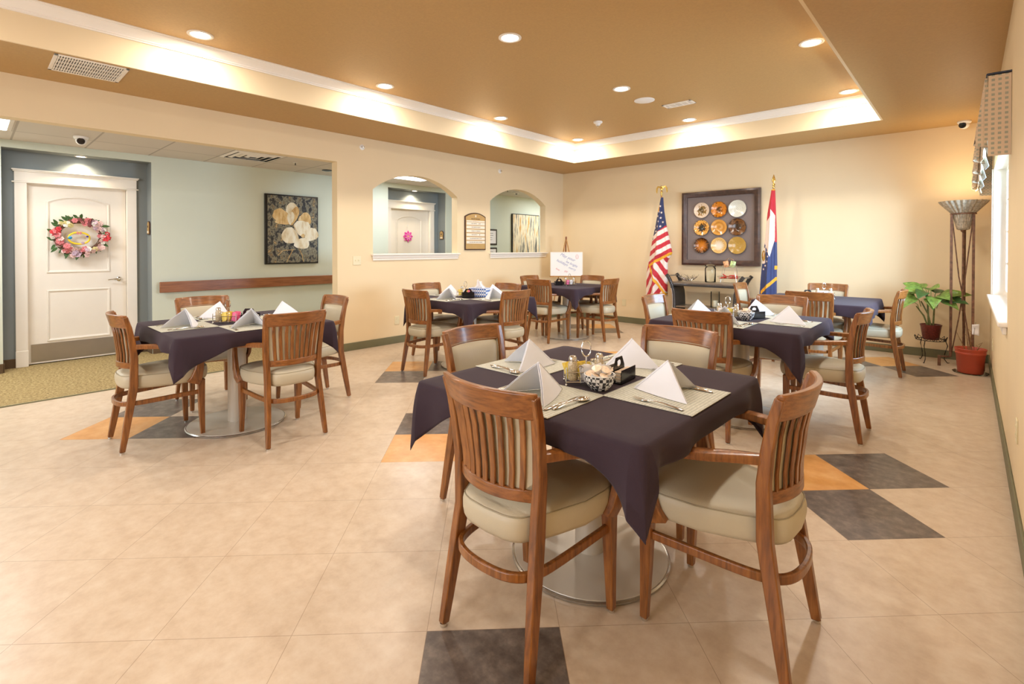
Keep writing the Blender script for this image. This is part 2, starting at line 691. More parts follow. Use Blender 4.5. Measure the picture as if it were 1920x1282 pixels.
def window_unit(name, a0, a1, z0, z1, P, cols, rows):
    """P(u, z, d) -> point; frame, sash bars and a glass pane"""
    w = thing(name, '', '')
    del w['label'], w['category']
    struct(w)
    f = MB()

    def bar(u0, u1, za, zb, d0, d1):
        vs = [f.v(P(u, z, d)) for d in (d0, d1) for u, z in ((u0, za), (u1, za), (u1, zb), (u0, zb))]
        for q in ((0, 1, 2, 3), (7, 6, 5, 4), (0, 4, 5, 1), (1, 5, 6, 2), (2, 6, 7, 3), (3, 7, 4, 0)):
            f.face([vs[i] for i in q])
    t = 0.05
    bar(a0, a1, z0, z0 + t, .09, .13)
    bar(a0, a1, z1 - t, z1, .09, .13)
    bar(a0, a0 + t, z0 + t, z1 - t, .09, .13)
    bar(a1 - t, a1, z0 + t, z1 - t, .09, .13)
    mid = (a0 + a1) / 2
    bar(mid - t / 2, mid + t / 2, z0 + t, z1 - t, .09, .13)
    for k in range(1, rows):
        z = z0 + (z1 - z0) * k / rows
        bar(a0 + t, mid - t / 2, z - .01, z + .01, .10, .12)
        bar(mid + t / 2, a1 - t, z - .01, z + .01, .10, .12)
    f.build('window_frame', white_trim, w, bevel=0.003)
    g = MB()
    vs = [g.v(P(u, z, d)) for d in (.108, .113) for u, z in ((a0 + t, z0 + t), (a1 - t, z0 + t), (a1 - t, z1 - t), (a0 + t, z1 - t))]
    for q in ((0, 1, 2, 3), (7, 6, 5, 4), (0, 4, 5, 1), (1, 5, 6, 2), (2, 6, 7, 3), (3, 7, 4, 0)):
        g.face([vs[i] for i in q])
    g.build('glass_pane', window_glass, w, smooth=False)
    return w


window_glass = bpy.data.materials.new('window_glass')
window_glass.use_nodes = True
_n = NT(window_glass)
_tr = _n.add('ShaderNodeBsdfTransparent')
_gl = _n.add('ShaderNodeBsdfGlossy', i_Roughness=0.02)
_fr = _n.add('ShaderNodeFresnel', i_IOR=1.2)
_mx = _n.add('ShaderNodeMixShader')
_n.link(_fr.outputs[0], _mx.inputs[0])
_n.link(_tr.outputs[0], _mx.inputs[1])
_n.link(_gl.outputs[0], _mx.inputs[2])
_n.link(_mx.outputs[0], _n.n['Material Output'].inputs[0])

w1 = window_unit('window_1', WY0, WY1, WZ0, WZ1, lambda u, z, d: (RW + d, u, z), 2, 4)
b = MB()
b.box((RW + 0.03, (WY0 + WY1) / 2, WZ0 - 0.012), (0.15, WY1 - WY0 + 0.10, 0.026))
b.box((RW - 0.012, (WY0 + WY1) / 2, WZ0 - 0.05), (0.022, WY1 - WY0 + 0.06, 0.05))
b.build('window_sill', white_trim, w1, bevel=0.006)
b = MB()
b.box((RW - 0.006, WY1 + 0.015, (WZ0 + WZ1) / 2), (0.014, 0.03, WZ1 - WZ0))
b.box((RW + 0.045, WY1 - 0.004, (WZ0 + WZ1) / 2), (0.09, 0.008, WZ1 - WZ0))
b.box((RW + 0.045, WY0 + 0.004, (WZ0 + WZ1) / 2), (0.09, 0.008, WZ1 - WZ0))
b.box((RW + 0.045, (WY0 + WY1) / 2, WZ1 - 0.004), (0.09, WY1 - WY0 - 0.02, 0.008))
b.build('window_jamb', white_trim, w1, smooth=False)
window_unit('added_window_2', 0.8, 2.9, 0.7, 2.4, lambda u, z, d: (u, YB - d, z), 2, 4)  # both rear windows are made up, unseen, there to let fill light in
window_unit('added_window_3', 3.3, 5.5, 0.7, 2.4, lambda u, z, d: (u, YB - d, z), 2, 4)

# ceiling: lowered soffit ring, tray upstand, upper ceiling, crown moulding
TX0, TX1, TY0, TY1 = 0.90, 5.105, -9.4, -0.90
b = MB()
for x0, x1, y0, y1 in ((-WT, TX0 - .02, YB, 0.1), (TX1 + .02, RW + 0.16, YB, 0.1), (TX0 - .02, TX1 + .02, TY1 + .02, 0.1), (TX0 - .02, TX1 + .02, YB, TY0 - .02)):
    b.box(((x0 + x1) / 2, (y0 + y1) / 2, HC + 0.01), (x1 - x0, y1 - y0, 0.02))
b.box(((TX0 + TX1) / 2, (TY0 + TY1) / 2, HT + 0.02), (TX1 - TX0 + 0.1, TY1 - TY0 + 0.1, 0.04))
struct(b.build('ceiling', tan_ceiling, smooth=False))
b = MB()
hz = (HT - HC) / 2
for x0, x1, y0, y1 in ((TX0 - 0.04, TX0, TY0, TY1), (TX1, TX1 + 0.04, TY0, TY1), (TX0 - 0.04, TX1 + 0.04, TY1, TY1 + 0.04), (TX0 - 0.04, TX1 + 0.04, TY0 - 0.04, TY0)):
    b.box(((x0 + x1) / 2, (y0 + y1) / 2, HC + hz + 0.0005), (x1 - x0, y1 - y0, 2 * hz))
struct(b.build('wall_tray_upstand', wall_cream, smooth=False))
prof = [(0.0, -0.085), (0.012, -0.085), (0.014, -0.076), (0.022, -0.072), (0.024, -0.062), (0.034, -0.052), (0.052, -0.038), (0.070, -0.026),
        (0.078, -0.018), (0.084, -0.016), (0.086, -0.008), (0.1, -0.006), (0.1, 0.0), (0.0, 0.0)]
b = MB()
corners = [(TX0, TY0, 1, 1), (TX1, TY0, -1, 1), (TX1, TY1, -1, -1), (TX0, TY1, 1, -1)]
rings = [[b.v((cx + sx * p[0], cy + sy * p[0], HT + p[1])) for p in prof] for cx, cy, sx, sy in corners]
for i in range(4):
    A, B = rings[i], rings[(i + 1) % 4]
    for j in range(len(prof)):
        b.face([A[j], A[(j + 1) % len(prof)], B[(j + 1) % len(prof)], B[j]])
struct(b.build('trim_3', white_trim, ang=25))

# baseboards
b = MB()
b.box((0.006, -2.36, 0.05), (0.012, 4.72, 0.10))
struct(b.build('baseboard_left', olive_base, bevel=0.004))
b = MB()
b.box((RW / 2, -0.006, 0.05), (RW, 0.012, 0.10))
struct(b.build('baseboard_far', olive_base, bevel=0.004))
b = MB()
b.box((RW - 0.006, YB / 2, 0.05), (0.012, -YB - 0.02, 0.10))
struct(b.build('baseboard_right', olive_base, bevel=0.004))

# ------------------------------------------------------------------ hallway
AL = [(-7.614, -6.31), (-2.895, -1.59)]
struct(plate('wall_hallway', [(YB, 0), (AL[0][0], 0), (AL[0][0], 2.38), (AL[0][1], 2.38), (AL[0][1], 0), (AL[1][0], 0), (AL[1][0], 2.38),
                              (AL[1][1], 2.38), (AL[1][1], 0), (2.6, 0), (2.6, HH + 0.02), (YB, HH + 0.02)], [],
             lambda p, k: (XM - 0.02 * k, p[0], p[1]), 0.02, mint_wall))
b = MB()
for y0, y1 in AL:
    ym, yl = (y0 + y1) / 2, y1 - y0
    for s in (-1, 1):
        dy0, dy1 = (y0 - 0.02, ym - 0.47) if s < 0 else (ym + 0.47, y1 + 0.02)
        b.box((XM - 0.25, (dy0 + dy1) / 2, 1.2), (0.02, dy1 - dy0, 2.4))
    b.box((XM - 0.25, ym, 2.22), (0.02, 0.94, 0.36))
    b.box((XM - 0.13, y0 - 0.01, 1.2), (0.22, 0.02, 2.4))
    b.box((XM - 0.13, y1 + 0.01, 1.2), (0.22, 0.02, 2.4))
    b.box((XM - 0.13, ym, 2.39), (0.22, yl, 0.02))
for y0, y1 in AL:
    b.box((XM - 0.36, (y0 + y1) / 2, 1.2), (0.02, y1 - y0 + .1, 2.4))
struct(b.build('wall_door_alcove', slate_wall, smooth=False))
b = MB()
b.box((-0.95, -3.8, HH + 0.01), (1.84 - 0.2, 12.8, 0.02))
struct(b.build('ceiling_hallway', acoustic, smooth=False))
b = MB()
b.box((-0.95, 2.6, 1.25), (1.9, 0.04, 2.5))
struct(b.build('wall_hallway_end', mint_wall, smooth=False))
b = MB()
for y0, y1 in ((AL[0][1], AL[1][0]), (AL[1][1], 2.58), (YB + 0.02, AL[0][0])):
    b.box((XM + 0.006, (y0 + y1) / 2, 0.05), (0.012, y1 - y0, 0.10))
for y0, y1 in AL:
    b.box((XM - 0.12, y0 + 0.006, 0.05), (0.21, 0.012, 0.10))
    b.box((XM - 0.12, y1 - 0.006, 0.05), (0.21, 0.012, 0.10))
    b.box((XM - 0.235, y0 + 0.055, 0.05), (0.012, 0.10, 0.10))
    b.box((XM - 0.235, y1 - 0.055, 0.05), (0.012, 0.10, 0.10))
struct(b.build('baseboard_hallway', carpet_base, bevel=0.003))
b = MB()
b.box((-0.03, -6.83, 0.004), (0.02, 4.2, 0.008))
struct(b.build('trim_4', olive_base, smooth=False))


def casing(n, y0, y1):
    """white door casing with a pediment head; door leaf, kick plate and lever"""
    ym = (y0 + y1) / 2
    xb = XM - 0.24
    b = MB()
    for s in (-1, 1):
        b.box((xb + 0.012, ym + s * 0.494, 1.02), (0.024, 0.10, 2.05))
        b.box((xb + 0.015, ym + s * 0.494, 0.09), (0.030, 0.104, 0.18))
        b.box((xb - 0.03, ym + s * 0.452, 1.02), (0.06, 0.012, 2.04))
    b.box((xb + 0.014, ym, 2.045), (0.034, 1.13, 0.016))
    b.box((xb + 0.012, ym, 2.108), (0.026, 1.09, 0.11))
    b.box((xb + 0.018, ym, 2.166), (0.040, 1.115, 0.014))
    b.box((xb + 0.022, ym, 2.180), (0.050, 1.135, 0.016))
    b.box((xb - 0.03, ym, 2.036), (0.06, 0.90, 0.010))
    struct(b.build('trim_%d' % (4 + n), white_trim, bevel=0.004))
    d = thing('door_%d' % n, '', '')
    del d['label'], d['category']
    struct(d)
    m = MB()
    x = xb - 0.045
    hw = 0.443
    cols = 26
    zs = [0.012, 0.20, 0.235, 0.262, 0.80, 0.827, 0.84, 1.03, 1.05, 1.078, 1.3, 1.5, 1.7]
    m.box((x - 0.02, ym, 1.022), (0.036, 2 * hw, 2.02))
    # raised rims of the two panels, the upper one arched

    def rim(loop, w, h):
        k = len(loop)
        cx = sum(p[0] for p in loop) / k
        cz = sum(p[1] for p in loop) / k
        prf = [(0.0, -0.001), (0.005, 0.011), (0.014, 0.012), (0.022, 0.004), (0.036, -0.001)]
        rr = []
        for off, hh in prf:
            ring = []
            for i, p in enumerate(loop):
                a, c = Vector(loop[i - 1]), Vector(loop[(i + 1) % k])
                pv = Vector(p)
                t = ((pv - a).normalized() + (c - pv).normalized()).normalized()
                nn = Vector((-t.y, t.x))
                if nn.dot(Vector((cx, cz)) - pv) < 0:
                    nn = -nn
                q = pv + nn * off * (1.3 if abs((pv - a).normalized().dot((c - pv).normalized())) < 0.5 else 1)
                ring.append(m.v((x - 0.002 + hh, q.x, q.y)))
            rr.append(ring)
        for A, B in zip(rr, rr[1:]):
            for i in range(k):
                m.face([A[i], A[(i + 1) % k], B[(i + 1) % k], B[i]])
    rim([(ym - 0.285, 0.25), (ym + 0.285, 0.25), (ym + 0.285, 0.835), (ym - 0.285, 0.835)], 0, 0)
    rim(arch_loop(ym - 0.285, ym + 0.285, 1.03, 1.85, 1.92, 12), 0, 0)
    m.build('door_panel', white_trim, d, ang=25)
    k = MB()
    k.box((x + 0.0, ym, 0.13), (0.004, 0.84, 0.20))
    k.build('kick_plate', brushed, d, smooth=False)
    l = MB()
    yl = ym + 0.375
    l.lathe([(0.028, 0.0), (0.028, 0.006), (0.020, 0.012), (0.011, 0.014), (0.011, 0.045)], (x, yl, 0.935), 20, 'X')
    l.tube([(x + 0.045, yl, 0.935), (x + 0.05, yl - 0.03, 0.938), (x + 0.046, yl - 0.075, 0.934), (x + 0.044, yl - 0.115, 0.93)], 0.008, 10,
           scales=[1.2, 1.0, 0.8, 0.7])
    l.build('door_handle', steel, d)
    return d


casing(1, -7.41, -6.52)
casing(2, -2.69, -1.80)

# wooden handrail on the hallway wall
t = thing('handrail', 'long oak handrail board on the mint hallway wall', 'handrail', (XM, 0, 0))
b = MB()
b.box((0.045, -4.67, 0.825), (0.026, 3.15, 0.135))
b.build('rail_board', wood_rail, t, bevel=0.006)
for y in (-6.0, -4.7, -3.4):
    b = MB()
    b.box((0.016, y, 0.825), (0.033, 0.05, 0.06))
    b.build('bracket', wood_rail, t, bevel=0.003)


# recessed lamps ------------------------------------------------------------
def downlight(x, y, z, label, power, rad=0.085, color=(1.0, 0.92, 0.82), group='recessed lamps in the tray ceiling', sp=150):
    t = thing('recessed_ceiling_lamp', label, 'ceiling light', (x, y, z), 0, group)
    b = MB()
    b.lathe([(rad * 1.12, 0.0), (rad * 1.12, -0.006), (rad * 0.98, -0.010), (rad * 0.84, -0.006), (rad * 0.78, 0.0)], n=28, cap=False)
    b.build('trim_ring', white_trim, t)
    g = MB()
    g.lathe([(rad * 0.80, -0.001), (rad * 0.80, -0.005), (rad * 0.5, -0.0075), (0.001, -0.008)], n=28)
    g.build('glowing_lens', lamp_glow, t)
    l = area('lamp_light', (x, y, z - 0.02), (0, 0, 0), rad * 1.5, 0, power, color, radians(sp), 'DISK')
    l.parent = t
    l.matrix_parent_inverse = Matrix.Translation((-x, -y, -z))
    return t


col_name = {1.2: 'by the left crown moulding', 3.03: 'mid ceiling', 4.85: 'by the right tray edge'}
row_name = {-1.22: 'in the row closest to the far wall', -3.01: 'in the second row from the far wall', -4.81: 'in the third row from the far wall', -6.56: 'in the fourth row from the far wall'}
for lx in (1.2, 3.03, 4.85):
    for ly in (-1.22, -3.01, -4.81, -6.56, -8.4):
        downlight(lx, ly, HT, 'recessed lamp %s %s' % (col_name[lx], row_name.get(ly, 'in the last row')), (17 if lx != 4.85 else 14) * (0.5 if ly < -8 else 0.88 if ly < -6 else 1.0), sp=180)
for i, (y0, y1) in enumerate(AL):
    downlight(XM - 0.12, (y0 + y1) / 2, 2.38, 'small recessed lamp above the white door %s' % ('with the flower wreath' if i == 0 else 'with the pink paper flower'),
              4, 0.05, (1, 0.84, 0.6), 'recessed lamps above the hallway doors', 130)

for n_, (x0, y0, x1, y1, lab) in enumerate(((-1.04, -8.78, -0.42, -7.58, 'bright white ceiling light panel at the open end of the hallway'),
                                            (-1.07, -3.25, -0.46, -2.62, 'bright white ceiling light panel seen through the left arch'),
                                            (-1.07, 0.6, -0.46, 1.8, 'bright white ceiling light panel at the far end of the hallway'))):
    t = thing('ceiling_light_panel', lab, 'ceiling light', ((x0 + x1) / 2, (y0 + y1) / 2, HH), 0, 'hallway ceiling light panels')
    dx, dy = x1 - x0, y1 - y0
    b = MB()
    for a in ((0, dy / 2, dx, .03), (0, -dy / 2, dx, .03), (dx / 2, 0, .03, dy), (-dx / 2, 0, .03, dy)):
        b.box((a[0], a[1], -0.004), (a[2], a[3], 0.012))
    b.build('frame', white_trim, t, smooth=False)
    b = MB()
    b.box((0, 0, -0.003), (dx - 0.03, dy - 0.03, 0.006))
    b.build('diffuser', panel_glow, t, smooth=False)
    l = area('panel_light', ((x0 + x1) / 2, (y0 + y1) / 2, HH - 0.02), (0, 0, 0), dx * .9, dy * .9, 42 if n_ == 0 else 18, (0.94, 0.98, 1.0))
    l.parent = t
    l.matrix_parent_inverse = Matrix.Translation((-(x0 + x1) / 2, -(y0 + y1) / 2, -HH))

# ------------------------------------------------------------------ dining chairs
def back_y(z):
    """rear post line: splayed foot, upright at the seat, leaning back at the top"""
    ks = [(0, -0.240), (0.2, -0.208), (0.42, -0.172), (0.6, -0.170), (0.75, -0.186), (0.885, -0.222)]
    for (z0, y0), (z1, y1) in zip(ks, ks[1:]):
        if z <= z1:
            t = (z - z0) / (z1 - z0)
            t = t * t * (3 - 2 * t) * 0.35 + t * 0.65
            return y0 + (y1 - y0) * t
    return ks[-1][1]


def post_x(z):
    return 0.172 + 0.027 * max(0, (z - 0.45) / 0.44) + 0.024 * max(0, (0.42 - z) / 0.42)


def bow(u):
    return 0.052 * (1 - u * u)          # backward bulge of the curved back


def make_chair():
    t = thing('dining_chair', 'x', 'chair')
    # rear legs running up into the back posts
    for s in (-1, 1):
        b = MB()
        zs = [0.012, 0.1, 0.2, 0.32, 0.42, 0.5, 0.6, 0.7, 0.8, 0.872]
        pts = [(s * post_x(z), back_y(z), z) for z in zs]
        sc = [(.78, .72), (.85, .85), (.92, .95), (1, 1.05), (1, 1.1), (1, 1.05), (1, .95), (.98, .85), (.95, .75), (.92, .66)]
        b.sweep(pts, [(-.016, -.021), (.016, -.021), (.016, .021), (-.016, .021)], up=Vector((0, 1, 0)), scales=sc)
        leg = b.build('rear_leg', wood_red, t, bevel=0.004)
        g = MB()
        g.lathe([(0.012, 0.0), (0.013, 0.012)], (s * post_x(0), back_y(0), 0), 12)
        g.build('glide', chrome, leg)
    # front legs
    for s in (-1, 1):
        b = MB()
        pts = [(s * 0.200, 0.214, 0.010), (s * 0.198, 0.208, 0.2), (s * 0.197, 0.204, 0.40)]
        b.sweep(pts, [(-.02, -.02), (.02, -.02), (.02, .02), (-.02, .02)], up=Vector((0, 1, 0)), scales=[.68, .9, 1.15])
        leg = b.build('front_leg', wood_red, t, bevel=0.004)
        g = MB()
        g.lathe([(0.012, 0.0), (0.013, 0.012)], (s * 0.200, 0.214, 0), 12)
        g.build('glide', chrome, leg)

    def curved(z0, z1, th, n=17, ext=0.0, lift=0.0):
        b = MB()
        rows = []
        for i in range(n):
            u = -1 + 2 * i / (n - 1)
            ring = []
            for zz, dy in ((z0, -th / 2), (z1 + lift * (1 - u * u), -th / 2), (z1 + lift * (1 - u * u), th / 2), (z0, th / 2)):
                x = u * (post_x(zz) - 0.012 + ext)
                ring.append(b.v((x, back_y(zz) - bow(u) + dy, zz)))
            rows.append(ring)
        for A, B in zip(rows, rows[1:]):
            for j in range(4):
                b.face([A[j], A[(j + 1) % 4], B[(j + 1) % 4], B[j]])
        b.face(rows[0][::-1])
        b.face(rows[-1])
        return b
    curved(0.798, 0.884, 0.024, ext=0.020, lift=0.002).build('top_rail', wood_cross, t, bevel=0.005)
    curved(0.528, 0.568, 0.022).build('lower_rail', wood_cross, t, bevel=0.004)
    for k in range(9):
        u = -0.80 + 1.6 * k / 8
        b = MB()
        pts = []
        for z in (0.56, 0.62, 0.68, 0.74, 0.80):
            pts.append((u * (post_x(z) - 0.012) * (0.96 + 0.08 * (z - .56) / .24), back_y(z) - bow(u) - 0.004, z))
        b.sweep(pts, [(-.0112, -.004), (.0112, -.004), (.0112, .004), (-.0112, .004)], up=Vector((0, 1, 0)))
        b.build('slat', wood_red, t, bevel=0.002, seg=1)
    # upholstered pad in front of the slats
    b = MB()
    N, M_ = 15, 11

    def pad(i, j, front):
        u = -1 + 2 * i / (N - 1)
        w = -1 + 2 * j / (M_ - 1)
        e = 0.94
        z = 0.686 + w * 0.121
        x = u * (post_x(z) - 0.020)
        rnd = (max(0, 1 - abs(u) ** 8) * max(0, 1 - abs(w) ** 8)) ** 0.5
        y = back_y(z) - bow(u * 0.85) + 0.006 + (0.016 + 0.012 * (1 - u * u) * (1 - w * w)) * rnd * (1 if front else 0)
        return (x, y, z)
    ga = b.grid(N, M_, lambda i, j: pad(i, j, True))
    gb = b.grid(N, M_, lambda i, j: pad(i, j, False))
    bmesh.ops.remove_doubles(b.bm, verts=b.bm.verts[:], dist=0.0005)
    p = b.build('back_pad', vinyl, t, ang=60)
    b = MB()
    loop = []
    for i in range(N):
        loop.append(Vector(pad(i, 0, False)))
    for j in range(1, M_):
        loop.append(Vector(pad(N - 1, j, False)))
    for i in range(N - 2, -1, -1):
        loop.append(Vector(pad(i, M_ - 1, False)))
    for j in range(M_ - 2, 0, -1):
        loop.append(Vector(pad(0, j, False)))
    b.tube([q + Vector((0, 0.004, 0)) for q in loop], 0.0032, 6, closed=True)
    b.build('piping', vinyl_seam, p)
    # seat cushion: superellipse, wider at the front, crowned
    b = MB()
    n = 40

    def seat_ring(k, z):
        ring = []
        for i in range(n):
            a = 2 * pi * i / n
            ca, sa = cos(a), sin(a)
            ex = 0.42
            x = (abs(ca) ** ex) * (1 if ca > 0 else -1)
            y = (abs(sa) ** ex) * (1 if sa > 0 else -1)
            hw = 0.234 if y > 0.1 else 0.234 - 0.066 * min(1, (0.1 - y) / 0.9)
            yy = 0.022 + y * 0.238
            if y < -0.9:
                yy -= 0.022 * (1 - (x * x))
            if y > 0.9:
                yy += 0.012 * (1 - x * x)
            ring.append(b.v((x * hw * k, 0.022 + (yy - 0.022) * k, z(k) if callable(z) else z)))
        return ring
    prf = [(0.90, 0.392), (0.955, 0.398), (0.985, 0.412), (1.0, 0.435), (1.0, 0.458), (0.985, 0.474), (0.95, 0.485), (0.85, 0.494), (0.65, 0.501), (0.4, 0.505), (0.15, 0.507)]
    rr = [seat_ring(k, z) for k, z in prf]
    for A, B in zip(rr, rr[1:]):
        for j in range(n):
            b.face([A[j], A[(j + 1) % n], B[(j + 1) % n], B[j]])
    b.face(rr[0][::-1])
    b.face(rr[-1])
    se = b.build('seat', vinyl, t, ang=70)
    b = MB()
    ring = seat_ring(0.975, 0.4795)
    pts = [v.co.copy() for v in ring]
    bmesh.ops.delete(b.bm, geom=ring, context='VERTS')
    b.tube(pts, 0.0022, 6, closed=True)
    b.build('seam', vinyl_seam, se)
    # arms with their forward-leaning supports
    for s in (-1, 1):
        b = MB()
        pts = [(s * 0.186, back_y(0.67) + 0.012, 0.674), (s * 0.208, -0.09, 0.670), (s * 0.246, 0.0, 0.664), (s * 0.256, 0.08, 0.655), (s * 0.252, 0.155, 0.645), (s * 0.246, 0.205, 0.636)]
        b.sweep(spline(pts, 3), [(-.019, -.013), (.019, -.013), (.021, -.004), (.019, .010), (.010, .014), (-.010, .014), (-.019, .010), (-.021, -.004)],
                scales=[(.7 + .5 * sin(pi * min(1, k / 15) ** .8) + .2 * k / 15, 1.1 - .15 * k / 15) for k in range(16)])
        arm = b.build('armrest', wood_red, t, bevel=0.0)
        b = MB()
        pts = [(s * 0.232, 0.150, 0.385), (s * 0.243, 0.166, 0.42), (s * 0.247, 0.182, 0.48), (s * 0.248, 0.192, 0.56), (s * 0.248, 0.196, 0.632)]
        b.sweep(pts, [(-.014, -.022), (.014, -.022), (.014, .022), (-.014, .022)], up=Vector((0, 1, 0)), scales=[(.8, 1.9), (.95, 1.6), (1, 1.2), (.95, .85), (.9, .7)])
        b.build('arm_support', wood_red, arm, bevel=0.004)
    # bent hoop stretcher
    b = MB()
    pts = [(-0.196, 0.20, 0.312), (-0.190, 0.08, 0.310), (-0.180, -0.06, 0.306), (-0.168, -0.15, 0.304), (-0.140, -0.208, 0.303), (-0.085, -0.238, 0.302), (0, -0.248, 0.302)]
    pts = pts + [(-x, y, z) for x, y, z in pts[-2::-1]]
    b.sweep(spline(pts, 4), [(-.009, -.015), (.009, -.015), (.009, .015), (-.009, .015)])
    b.build('stretcher', wood_red, t, bevel=0.004)
    return t


chair0 = make_chair()
TABLES = {
    'A': (4.665, -6.08, 'the nearest table'),
    'B': (1.77, -6.49, 'the table beside the hallway carpet'),
    'C': (1.70, -4.02, 'the table below the left arch'),
    'D': (1.43, -1.83, 'the table in front of the whiteboard easel'),
    'E': (4.53, -3.76, 'the middle table at right'),
    'F': (4.63, -1.60, 'the table between the state flag and the potted plant'),
}
# side, x, y of the chair's rear-foot line centre, extra turn in degrees
CH = [
    ('A', 'S', 4.700, -6.750, 0), ('A', 'E', 5.462, -6.050, 0), ('A', 'W', 3.830, -6.000, 0), ('A', 'N', 4.700, -5.255, 0),
    ('B', 'S', 1.677, -7.205, 0), ('B', 'E', 2.500, -6.355, 0), ('B', 'W', 0.800, -6.450, 0), ('B', 'N', 1.620, -5.590, 0),
    ('C', 'S', 1.590, -4.735, 0), ('C', 'E', 2.445, -4.050, 0), ('C', 'W', 0.860, -4.010, 0), ('C', 'N', 1.690, -3.370, 0),
    ('D', 'S', 1.430, -2.520, 0), ('D', 'E', 2.125, -1.690, 0), ('D', 'W', 0.720, -1.880, 0), ('D', 'N', 1.470, -1.180, 0),
    ('E', 'S', 4.470, -4.430, 0), ('E', 'E', 5.325, -3.660, 0), ('E', 'W', 3.690, -3.600, 0), ('E', 'N', 4.600, -2.860, 0),
    ('F', 'S', 4.680, -2.250, 0), ('F', 'E', 5.350, -1.330, 0), ('F', 'W', 3.740, -1.400, 0), ('F', 'N', 4.590, -0.800, 0),
]
ROT = {'S': 0, 'E': 90, 'N': 180, 'W': -90}
SIDE_LAB = {
    'S': 'slatted cherry wood armchair with its back to the camera, left near side of',
    'E': 'slatted cherry wood armchair with its back to the camera, right near side of',
    'W': 'cherry wood armchair showing its taupe back pad, left far side of',
    'N': 'cherry wood armchair showing its taupe back pad, right far side of',
}
TSHORT = {'A': 'the nearest table', 'B': 'the hallway table', 'C': 'the table under the left arch', 'D': 'the table by the easel',
          'E': 'the middle right table', 'F': 'the table by the plant'}
SIDE_SHORT = {
    'S': 'slat-backed armchair on the camera-side left edge of %s', 'E': 'slat-backed armchair on the camera-side right edge of %s',
    'W': 'armchair with taupe pad facing us, far left edge of %s', 'N': 'armchair with taupe pad facing us, far right edge of %s',
}
for i, (tb, sd, x, y, ex) in enumerate(CH):
    a = radians(ROT[sd] + ex)
    off = Vector((0, 0.240, 0))
    off.rotate(Euler((0, 0, a)))
    lab = SIDE_SHORT[sd] % TSHORT[tb]
    loc = (x + off.x, y + off.y, 0)
    if i == 0:
        chair0.location = loc
        chair0.rotation_euler = (0, 0, a)
        chair0['label'] = lab
        chair0['group'] = 'dining chairs'
        kids(chair0)
        for c in chair0.children:
            kids(c)
    else:
        dup(chair0, loc, a, lab, 'dining chairs')


# ------------------------------------------------------------------ tables and cloths
def make_table():
    t = thing('dining_table', 'x', 'table')
    b = MB()
    b.lathe([(0.32, 0.0), (0.335, 0.003), (0.336, 0.010), (0.33, 0.014)], n=56)
    base = b.build('base_plate', rim_metal, t, ang=30)
    b = MB()
    b.lathe([(0.325, 0.0135), (0.324, 0.0155), (0.20, 0.019), (0.10, 0.022)], n=56)
    b.build('base_cover', pale_metal, base)
    b = MB()
    b.lathe([(0.062, 0.02), (0.062, 0.72)], n=32)
    b.build('column', pale_metal, t)
    b = MB()
    b.box((0, 0, 0.722), (0.5, 0.06, 0.02))
    b.box((0, 0, 0.722), (0.06, 0.5, 0.02))
    b.build('top_bracket', black_iron, t, smooth=False)
    b = MB()
    b.box((0, 0, 0.743), (0.96, 0.96, 0.024))
    b.build('tabletop', wood_red, t, bevel=0.004)
    return t


table0 = make_table()
for i, (k, (x, y, d)) in enumerate(TABLES.items()):
    lab = 'pedestal table with round metal foot, %s' % d
    if k == 'A':
        x, y = x - 0.022, y + 0.03
    if i == 0:
        table0.location = (x, y, 0)
        table0['label'] = lab
        table0['group'] = 'dining tables'
        kids(table0)
        for c in table0.children:
            kids(c)
    else:
        dup(table0, (x, y, 0), 0, lab, 'dining tables')


